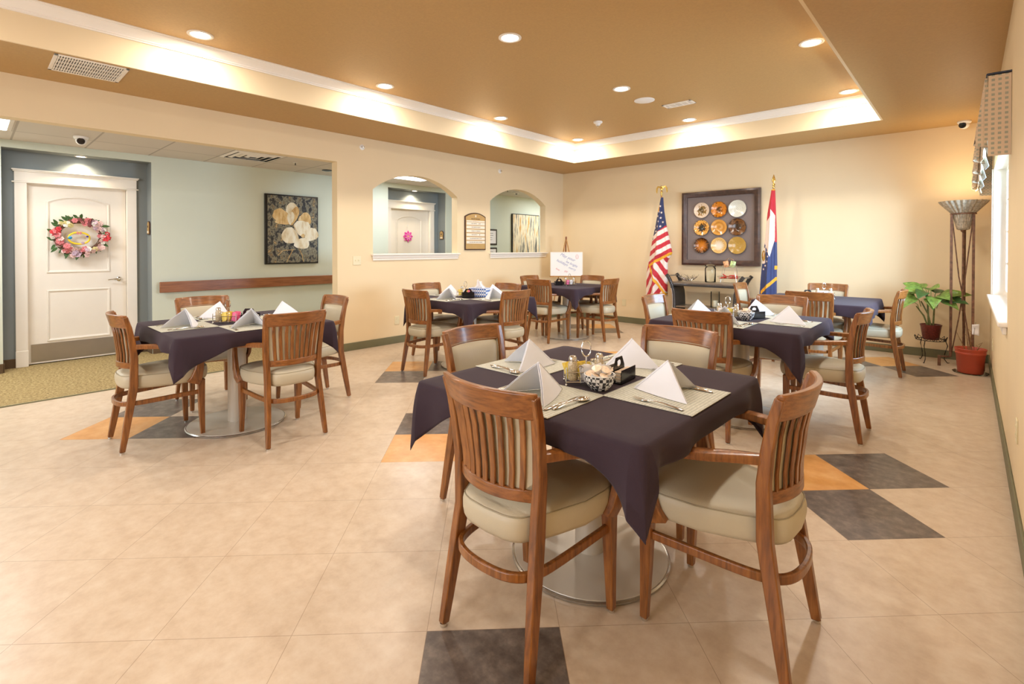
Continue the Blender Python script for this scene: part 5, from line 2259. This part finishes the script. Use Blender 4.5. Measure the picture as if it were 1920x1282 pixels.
def vf(i, j):
    u = i / 120
    v = j / 12
    sw = abs(sin(u * pi * 4))
    z = -.004 - (0.40 + 0.04 * (1 - sw) ** 1.5) * v
    x = -.104 - .012 * abs(sin(u * pi * 4)) * v - .018 * (1 - sw) ** 2 * (1 + 0.6 * sin(u * 140)) * v - .008 * sin(v * pi)
    return (x, LY * u, z)


b.grid(121, 13, vf)
b.build('swag_panel', hound, t, solid=.003, ang=80)
b = MB()
b.tube([(-.106, LY * k / 40, .002) for k in range(41)] , .006, 6)
b.tube([(-.106, 0, .002), (-.0, 0, .002)], .006, 6)
b.build('top_piping', navy_piping, t)
for k in range(5):
    u = k / 4
    b = MB()

    def jf(i, j, u=u):
        a = i / 8
        v = j / 8
        w = .10 * (1 - .4 * v)
        return (-.112 - .030 * sin(a * pi * 3) * (v + .2) - .02 * v, min(LY - .002, max(.002, LY * u + (a - .5) * 2 * w)), -.02 - (.425 - .08 * abs(a - .5)) * v)
    b.grid(9, 9, jf)
    b.build('jabot', hound, t, solid=.003, ang=80)
    b = MB()

    def lf(i, j, u=u):
        a = i / 6
        v = j / 5
        return (-.100 - .02 * a + .02 * v, min(LY - .002, max(.002, LY * u + (a - .5) * .16 * (1 - v * .6))), -.395 - .07 * v - .02 * a)
    b.grid(7, 6, lf)
    b.build('lining_tail', valence_lining, t, solid=.002, ang=80)

# ------------------------------------------------------------------ left wall sign, switches, outlets
t = thing('daily_information_sign', 'brown arched daily information sign with white word strips between the two arches', 'sign', (0, -2.361, 1.58))
oak_sign = mat('tan_sign_board', rgb(186, 152, 96), 0.5, noise=(20, .06))


def sign_out(w, z0, zs, zp):
    return arch_loop(-w, w, z0, zs, zp, 12)


b = MB()
b.prism(sign_out(.226, -.295, .24, .30), lambda p: (.002, p[0], p[1]), lambda p: (.020, p[0], p[1]))
b.build('frame', dark_frame, t, smooth=False)
b = MB()
b.prism(sign_out(.210, -.278, .228, .284), lambda p: (.020, p[0], p[1]), lambda p: (.024, p[0], p[1]))
b.build('board', oak_sign, t, smooth=False)
strip = mat('cream_strip', rgb(236, 224, 206), 0.5, noise=(20, .02))
rows = [('THE YEAR IS      2018', .125), ('THE MONTH IS JULY', .068), ('TODAY IS TUESDAY', .008), ('THE DATE IS       08', -.052), ('THE WEATHER TODAY IS HOT', -.112), ('THE WEATHER TODAY IS SUNNY', -.170)]
for body, z in rows:
    b = MB()
    b.box((.026, 0, z), (.004, .40, .044))
    st = b.build('word_strip', strip, t, smooth=False)
    text(body, .022 if len(body) < 22 else .019, (.0285, 0, z), (radians(90), 0, radians(90)), ink, st, 'lettering')
b = MB()
b.box((.026, 0, .165), (.004, .40, .020))
st = b.build('word_strip', strip, t, smooth=False)
text('S   M   T   W   T   F   S', .013, (.0285, 0, .165), (radians(90), 0, radians(90)), ink, st, 'lettering')
text('REALITY BOARD', .026, (.0248, 0, .200), (radians(90), 0, radians(90)), ink, t, 'lettering')
b = MB()
b.box((.026, 0, .245), (.003, .022, .032))
b.build('emblem', strip, t, smooth=False)


def wall_plate(name, label, cat, loc, rz, kind, w=.072, h=.115, m=ivory_plastic):
    """plate on a wall; local +x points out of the wall"""
    t = thing(name, label, cat, loc, rz)
    b = MB()
    b.box((.003, 0, 0), (.006, w, h))
    b.build('cover_plate', m, t, bevel=.002)
    b = MB()
    if kind == 'switch2':
        for y in (-.023, .023):
            b.box((.010, y, .003), (.010, .008, .018))
    else:
        for z in (-.02, .02):
            b.lathe([(.016, .0055), (.016, .0075)], (0, 0, z), 16, 'X')
            b.box((.008, -.006, z + .002), (.002, .002, .008))
            b.box((.008, .006, z + .002), (.002, .002, .008))
    b.build('toggle' if kind == 'switch2' else 'socket_face', m, t)
    return t


wall_plate('light_switch', 'ivory double light switch between the hallway opening and the left arch', 'light switch', (0, -4.452, 1.155), 0, 'switch2', w=.115)
wall_plate('wall_outlet', 'ivory wall outlet low on the left wall behind the table under the arch', 'outlet', (0, -3.842, .317), 0, 'outlet')
wall_plate('wall_outlet', 'ivory wall outlet low on the far wall behind the easel table', 'outlet', (1.345, 0, .35), radians(-90), 'outlet')
wall_plate('wall_outlet', 'ivory wall outlet low on the right wall closest to the camera', 'outlet', (RW, -4.39, .42), radians(180), 'outlet')
wall_plate('wall_outlet', 'ivory wall outlet low on the right wall behind the terracotta pot', 'outlet', (RW, -1.09, .37), radians(180), 'outlet')
b = MB()

for y, z, lab in ((-4.372, 2.63, 'small round white wall sprinkler above the left arch'), (-1.78, 2.612, 'small round white wall sprinkler above the right arch')):
    t = thing('wall_sprinkler', lab, 'sprinkler', (0, y, z))
    b = MB()
    b.lathe([(.036, 0), (.036, .004), (.02, .010), (.002, .011)], n=24, axis='X')
    b.build('escutcheon', white_plastic, t)
    b = MB()
    b.lathe([(.006, .01), (.006, .035), (.012, .036), (.012, .039), (.002, .040)], n=12, axis='X')
    b.build('nozzle', steel, t)


def plaque(loc, rz, lab):
    t = thing('room_number_plaque', lab, 'door plaque', loc, rz)
    b = MB()
    b.prism(arch_loop(-.055, .055, -.085, .05, .085, 8), lambda p: (.001, p[0], p[1]), lambda p: (.014, p[0], p[1]))
    b.build('frame', dark_frame, t, smooth=False)
    b = MB()
    b.prism(arch_loop(-.044, .044, -.076, .045, .074, 8), lambda p: (.014, p[0], p[1]), lambda p: (.017, p[0], p[1]))
    b.build('face', oak_sign, t, smooth=False)
    b = MB()
    b.box((.0185, 0, -.052), (.003, .07, .026))
    b.build('name_strip', strip, t, smooth=False)
    b = MB()
    b.lathe([(.014, .017), (.014, .0195)], (0, 0, .015), 12, 'X')
    b.build('number', ink, t)


plaque((XM - .12, -6.31, 1.57), radians(-90), 'small arched room plaque in the alcove of the wreath door')
plaque((XM - .12, -1.59, 1.57), radians(-90), 'small arched room plaque in the alcove of the pink flower door')

# ------------------------------------------------------------------ hallway art
t = thing('flower_canvas', 'black framed canvas of two cream magnolia-like flowers on the mint wall', 'painting', (XM, -4.58, 1.592))
b = MB()
b.box((.020, 0, 0), (.036, .79, 1.02))
b.build('canvas_edge', black_plastic, t, bevel=.002)


def art_mat(name, stops, sc_, stretch):
    m = mat(name, stops[0][1], 0.6)
    n = NT(m)
    nz = n.add('ShaderNodeTexNoise', i_Scale=1.0, i_Detail=6.0, i_Roughness=.65)
    n.link(n.coords(stretch), nz.inputs[0])
    n.link(n.ramp(nz.outputs[0], stops), n.b.inputs['Base Color'])
    return m


art_dark = art_mat('abstract_dark_ground', [(.36, rgb(30, 30, 34)), (.46, rgb(62, 62, 62)), (.53, rgb(150, 146, 124)), (.58, rgb(70, 66, 60)), (.66, rgb(186, 160, 116))], 6, (1, 14, 11))
b = MB()
b.box((.0385, .01, 0), (.002, .74, .98))
ground = b.build('painted_ground', art_dark, t, smooth=False)
petal_w = art_mat('cream_petal', [(.3, rgb(206, 180, 128)), (.5, rgb(236, 228, 204)), (.7, rgb(246, 242, 228))], 5, (1, 14, 5))
petal_y = art_mat('ochre_petal', [(.3, rgb(170, 120, 50)), (.5, rgb(214, 180, 120)), (.7, rgb(232, 214, 170))], 5, (1, 14, 5))


def petal(cx, cz, L, w, ang, m, k):
    b = MB()
    rr = random.Random(k)
    pts = []
    for i in range(22):
        a = 2 * pi * i / 22
        u, v = cos(a) * L, sin(a) * w * (1 - .35 * cos(a + pi))
        j = 1 + rr.uniform(-.05, .05)
        u, v = u * j, v * j
        pts.append((cx + u * cos(ang) - v * sin(ang), cz + u * sin(ang) + v * cos(ang)))
    b.prism(pts, lambda p: (.0395 + .0004 * k, p[0], p[1]), lambda p: (.0410 + .0004 * k, p[0], p[1]))
    b.build('painted_petal', m, ground, smooth=False)


for k, (x, z, L, w, a, mm_) in enumerate(((-.02, .26, .14, .08, 80, petal_w), (-.16, .20, .13, .09, 165, petal_y), (.02, .20, .15, .055, 70, petal_y), (-.12, .13, .14, .06, 10, petal_y), (-.03, .17, .10, .05, 85, petal_w),
                                          (.18, .16, .10, .09, 20, petal_y), (-.03, -.10, .13, .115, 150, petal_w), (.14, .02, .12, .12, 85, petal_w), (.28, -.08, .12, .09, 40, petal_w), (.13, -.21, .12, .08, 10, petal_w), (.15, -.09, .03, .03, 0, petal_y))):
    petal(x, z, L, w, radians(a), mm_, k)
b = MB()
for pts in ([(-.02, .10), (.04, .02), (.07, -.04)], [(.10, -.30), (.14, -.38), (.16, -.48)], [(.0, -.30), (-.04, -.38), (-.09, -.48)], [(-.22, -.38), (-.14, -.31), (.02, -.30)]):
    b.tube([(.0425, p[0], p[1]) for p in pts], .004, 5)
b.build('painted_stems', petal_y, ground)

t = thing('abstract_canvas', 'abstract canvas of gold, cream and grey vertical streaks seen through the right arch', 'painting', (XM, .745, 1.52))
b = MB()
b.box((.020, 0, 0), (.036, .93, 1.12))
b.build('canvas_edge', black_plastic, t, bevel=.002)
art_st = art_mat('gold_grey_streaks', [(.36, rgb(70, 72, 74)), (.43, rgb(150, 146, 136)), (.48, rgb(222, 210, 182)), (.55, rgb(234, 224, 198)), (.62, rgb(204, 156, 76))], 4, (1, 16, 1.8))
b = MB()
b.box((.0385, 0, 0), (.002, .90, 1.09))
b.build('painted_face', art_st, t, smooth=False)
for z, h, lab in ((1.55, .34, 'upper black certificate frame beside the abstract canvas'), (1.16, .34, 'lower black certificate frame beside the abstract canvas')):
    t = thing('certificate_frame', lab, 'picture frame', (XM, -.41, z))
    b = MB()
    b.box((.011, 0, 0), (.018, .44, h))
    b.build('frame', black_plastic, t, bevel=.003)
    b = MB()
    b.box((.0205, 0, 0), (.002, .37, h - .07))
    pp = b.build('paper', white_pk, t, smooth=False)
    for q in range(4):
        b = MB()
        b.box((.0218, .02 * (q % 2), .08 - q * .045), (.0008, .2 - .03 * q, .007))
        b.build('printed_line', ink, pp, smooth=False)

# ------------------------------------------------------------------ wreath and paper flower on the doors
XD = XM - 0.24 - 0.045
t = thing('flower_wreath', 'oval wreath of pink, white and red silk flowers hanging on the left white door', 'wreath', (XD + .05, -6.965, 1.452))
b = MB()
rr = random.Random(9)
b.tube([(0, .205 * cos(k * pi / 20), .185 * sin(k * pi / 20)) for k in range(40)], .032, 8, closed=True)
b.build('twig_ring', mat('twig_brown', rgb(96, 66, 50), .9, noise=(60, .5)), t)
FC = [mat('petal_blush', rgb(232, 196, 192), .8, noise=(60, .15)), mat('petal_white', rgb(236, 230, 218), .8, noise=(60, .08)), mat('petal_rose', rgb(222, 132, 136), .8, noise=(60, .2)),
      mat('petal_red', rgb(214, 66, 74), .8, noise=(60, .2)), mat('petal_mauve', rgb(160, 96, 96), .8, noise=(60, .3)), mat('petal_lilac', rgb(196, 170, 186), .8, noise=(60, .2)), mat('petal_cream', rgb(226, 214, 150), .8, noise=(60, .2))]


def blossom(m, ry=0):
    b = MB()
    for k in range(6):
        a = k * pi / 3
        L, w = .030, .014
        c_, s_ = cos(a), sin(a)
        g = []
        for i in range(5):
            u = i / 4
            row = []
            for j in range(3):
                v = -1 + j
                r_ = L * u
                ww = w * sin(pi * (u * .8 + .12)) * v
                row.append(b.v((.006 + .012 * u * (1 - .5 * u) + .004 * abs(v), c_ * r_ - s_ * ww, s_ * r_ + c_ * ww)))
            g.append(row)
        for A, B in zip(g, g[1:]):
            for j in range(2):
                b.face([A[j], A[j + 1], B[j + 1], B[j]])
    b.ball((.012, 0, 0), .006, n=6)
    return b.build('blossom', m, t, solid=.0012, ang=80)


pb = [blossom(m) for m in FC]
n_b = 0
for k in range(92):
    a = rr.uniform(0, 2 * pi)
    deg = math.degrees(a) % 360
    rad = rr.uniform(.78, 1.22)
    # positive local y is to the right when seen from the room
    if 60 < deg < 120:
        ci = rr.choice([4, 4, 4, 2])
    elif 120 <= deg < 150:
        ci = rr.choice([6, 1, 6])
    elif 150 <= deg < 172:
        ci = 3 if rr.random() < .7 else 2
    elif deg < 15 or deg > 350:
        ci = rr.choice([3, 2, 0, 0])
    elif 15 <= deg < 60:
        ci = rr.choice([5, 0, 0, 1])
    else:
        ci = rr.choice([0, 1, 0, 1, 5, 0, 2])
    o = pb[ci] if n_b < 0 else pb[ci].copy()
    COL.objects.link(o)
    o.parent = t
    o.location = (rr.uniform(.012, .042), .212 * rad * cos(a), .192 * rad * sin(a))
    o.rotation_euler = (rr.uniform(0, 3), rr.uniform(-.5, .5), rr.uniform(-.6, .6))
    s = rr.uniform(.7, 1.15) * (1.25 if ci in (3, 2) else 1)
    o.scale = (s, s, s)
for k, o in enumerate(pb):
    o.location = (.03, .21 * cos(k * .9), .19 * sin(k * .9))
b = MB()
for k in range(64):
    a = rr.uniform(0, 2 * pi)
    r_ = rr.uniform(.85, 1.2)
    d = Vector((rr.uniform(-.1, .4), cos(a + rr.uniform(-1, 1)), sin(a + rr.uniform(-1, 1))))
    leaf(b, (rr.uniform(.0, .02), .205 * r_ * cos(a), .185 * r_ * sin(a)), d, (1, 0, 0), rr.uniform(.05, .085), .016, 0.1)
b.build('green_leaves', leaf_d, t, solid=.001, ang=80)
o = thing('yellow_ring_ornament', 'yellow ring with a butterfly and star charms hanging inside the wreath', 'ornament', (XD + .06, -6.972, 1.432))
b = MB()
b.tube([(0, .096 * cos(k * pi / 16), .068 * sin(k * pi / 16)) for k in range(32)], .010, 8, closed=True)
b.build('yellow_ring', mat('bright_yellow', rgb(246, 214, 48), .5, noise=(20, .05)), o)
b = MB()
for s in (-1, 1):
    b.ball((.010, s * .014, .064), .012, n=6, sq=(.4, 1, .9))
    b.ball((.010, s * .010, .050), .009, n=6, sq=(.4, 1, .9))
b.build('pink_butterfly', FC[2], o)
b = MB()
b.ball((.010, -.080, .004), .020, n=10, sq=(.4, 1, .9))
b.build('blue_charm', mat('charm_blue', rgb(40, 150, 200), .4, noise=(20, .05)), o)
b = MB()
b.ball((.010, .074, .020), .014, n=6, sq=(.4, 1, .9))
b.build('purple_charm', mat('charm_purple', rgb(70, 50, 140), .4, noise=(20, .05)), o)
b = MB()
b.ball((.010, .032, -.056), .019, n=6, sq=(.4, 1, .9))
b.build('lilac_charm', FC[5], o)
b = MB()
for s in (-1, 1):
    b.tube([(.0, s * .004, .07), (.0, s * .022, .14)], .0012, 5)
b.build('hanging_string', white_pk, o)

t = thing('paper_flower', 'large pink paper flower hanging on the white door behind the left arch', 'paper flower', (XD + .012, -2.288, 1.535))
hot = mat('hot_pink_paper', rgb(226, 74, 170), .7, noise=(20, .08))
hot2 = mat('light_pink_paper', rgb(238, 130, 196), .7, noise=(20, .08))
for k in range(16):
    a = 2 * pi * k / 8 + (pi / 8 if k >= 8 else 0)
    b = MB()
    L = .112 if k < 8 else .078
    leaf(b, (.004 if k < 8 else .010, 0, 0), (.06 if k < 8 else .2, cos(a), sin(a)), (1, 0, 0), L, .034 if k < 8 else .024, 0)
    b.build('petal', hot if k < 8 else hot2, t, solid=.001, ang=80)
b = MB()
b.ball((.018, 0, 0), .013, sq=(.6, 1, 1))
b.build('flower_centre', yellow_pk, t)
b = MB()
b.tube([(.002, 0, .06), (.0, 0, .20)], .0012, 5)
b.box((.0, 0, .205), (.006, .02, .03))
b.build('hanging_hook', white_plastic, t)

# ------------------------------------------------------------------ ceiling fittings
def grille(name, lab, loc, w, d, bars, m=white_trim):
    t = thing(name, lab, 'air vent', loc)
    b = MB()
    for a in ((0, d / 2 - .012, w, .024), (0, -d / 2 + .012, w, .024), (w / 2 - .012, 0, .024, d), (-w / 2 + .012, 0, .024, d)):
        b.box((a[0], a[1], -.004), (a[2], a[3], .008))
    b.build('frame', m, t, bevel=.002)
    b = MB()
    b.box((0, 0, -.0012), (w - .04, d - .04, .002))
    b.build('duct_dark', lens_black, t, smooth=False)
    b = MB()
    n = bars
    for k in range(n):
        y = -d / 2 + .03 + (d - .06) * k / (n - 1)
        b.box((0, y, -.005), (w - .045, .0065, .006))
    for k in range(4):
        x = -w / 2 + .03 + (w - .06) * (k + .5) / 4
        b.box((x, 0, -.006), (.010, d - .045, .006))
    b.build('louvre_bars', m, t, smooth=False)
    return t


grille('ceiling_air_vent', 'large white ceiling vent on the lowered ceiling above the hallway opening', (.62, -7.19, HC), .47, .45, 26)
t = grille('ceiling_air_vent', 'small white slotted vent on the tray ceiling', (3.245, -2.03, HT), .36, .17, 9)
t = thing('hallway_air_diffuser', 'square white air diffuser set in the hallway ceiling tiles', 'air vent', (-.74, -5.45, HH))
b = MB()
for k, s in enumerate((.58, .44, .30, .16)):
    z = -.004 - .004 * (k % 2)
    ring = []
    for o_, zz in ((0, z), (.035, z - .012), (.04, z - .010), (.01, z + .003)):
        ring.append([b.v((sx * (s / 2 - o_), sy * (s / 2 - o_), zz)) for sx, sy in ((-1, -1), (1, -1), (1, 1), (-1, 1))])
    for A, B in zip(ring, ring[1:] + ring[:1]):
        for j in range(4):
            b.face([A[j], A[(j + 1) % 4], B[(j + 1) % 4], B[j]])
b.build('diffuser_cone', white_trim, t, smooth=False)
b = MB()
b.box((0, 0, -.0008), (.56, .56, .0015))
b.build('duct_dark', lens_black, t, smooth=False)
t = thing('ceiling_speaker', 'round flat white speaker on the tray ceiling beside the small vent', 'speaker', (3.01, -2.45, HT))
b = MB()
b.lathe([(.118, 0), (.118, -.005), (.110, -.008), (.002, -.009)], n=40)
b.build('speaker_cover', white_plastic, t)
t = thing('smoke_detector', 'small round white smoke detector on the tray ceiling', 'smoke detector', (2.06, -1.97, HT))
b = MB()
b.lathe([(.062, 0), (.062, -.016), (.050, -.026), (.034, -.030), (.032, -.050), (.022, -.056), (.002, -.057)], n=32)
b.build('housing', white_plastic, t)
b = MB()
b.lathe([(.008, -.057), (.008, -.072), (.016, -.074), (.002, -.076)], n=12)
b.build('sensor_tip', steel, t)


def dome(lab, loc, aim):
    t = thing('dome_security_camera', lab, 'security camera', loc)
    b = MB()
    b.lathe([(.062, 0), (.064, -.006), (.060, -.020), (.048, -.030)], n=32)
    b.build('mount', white_plastic, t)
    b = MB()
    b.ball((0, 0, -.040), .048, n=12)
    b.build('eyeball', white_plastic, t)
    b = MB()
    d = Vector(aim).normalized()
    q = Vector((0, 0, 1)).rotation_difference(d)
    vs = []
    for r_, h in ((.034, .036), (.032, .050), (.002, .051)):
        vs.append([b.v(q @ Vector((r_ * cos(k * pi / 12), r_ * sin(k * pi / 12), h)) + Vector((0, 0, -.040))) for k in range(24)])
    for A, B in zip(vs, vs[1:]):
        for j in range(24):
            b.face([A[j], A[(j + 1) % 24], B[(j + 1) % 24], B[j]])
    b.face(vs[-1])
    b.build('lens', lens_black, t)


dome('white dome security camera on the lowered ceiling in the far right corner', (5.80, -.20, HC), (-.45, -1, -.25))
dome('white dome security camera on the hallway ceiling above the wreath door', (-.90, -7.06, HH), (1, -.15, -.25))
for x, y, lab in ((-.82, -4.88, 'small pendant sprinkler on the hallway ceiling beside the diffuser'), (-.9, -.62, 'small pendant sprinkler on the hallway ceiling seen through the right arch')):
    t = thing('ceiling_sprinkler', lab, 'sprinkler', (x, y, HH))
    b = MB()
    b.lathe([(.030, 0), (.028, -.004), (.002, -.005)], n=20)
    b.build('escutcheon', white_plastic, t)
    b = MB()
    b.lathe([(.006, -.004), (.006, -.03), (.014, -.032), (.002, -.034)], n=12)
    b.build('deflector', black_iron, t)
t = thing('hallway_smoke_detector', 'round smoke detector on the hallway ceiling inside the right arch', 'smoke detector', (-1.0, -.25, HH))
b = MB()
b.lathe([(.06, 0), (.06, -.018), (.04, -.032), (.002, -.034)], n=28)
b.build('housing', white_plastic, t)
b = MB()
b.lathe([(.022, -.033), (.016, -.046), (.002, -.047)], n=16)
b.build('dark_sensor', lens_black, t)
t = thing('hallway_ceiling_mark', 'dark flat fitting on the hallway ceiling at the corner of the opening', 'ceiling fitting', (-1.12, -4.28, HH))
b = MB()
b.lathe([(.07, 0), (.07, -.01), (.03, -.018), (.002, -.018)], n=20)
b.build('dark_plate', lens_black, t)
t = thing('emergency_light', 'white emergency light on the right wall at the upper corner', 'emergency light', (RW, -4.55, 2.68))
b = MB()
b.box((-.042, 0, 0), (.075, .30, .11))
b.build('housing', white_plastic, t, bevel=.022, seg=4)
for s in (-1, 1):
    b = MB()
    b.lathe([(.04, .0), (.045, -.03), (.036, -.045), (.002, -.046)], (-.05, s * .10, -.045), 24)
    b.build('lamp_head', white_trim, t)
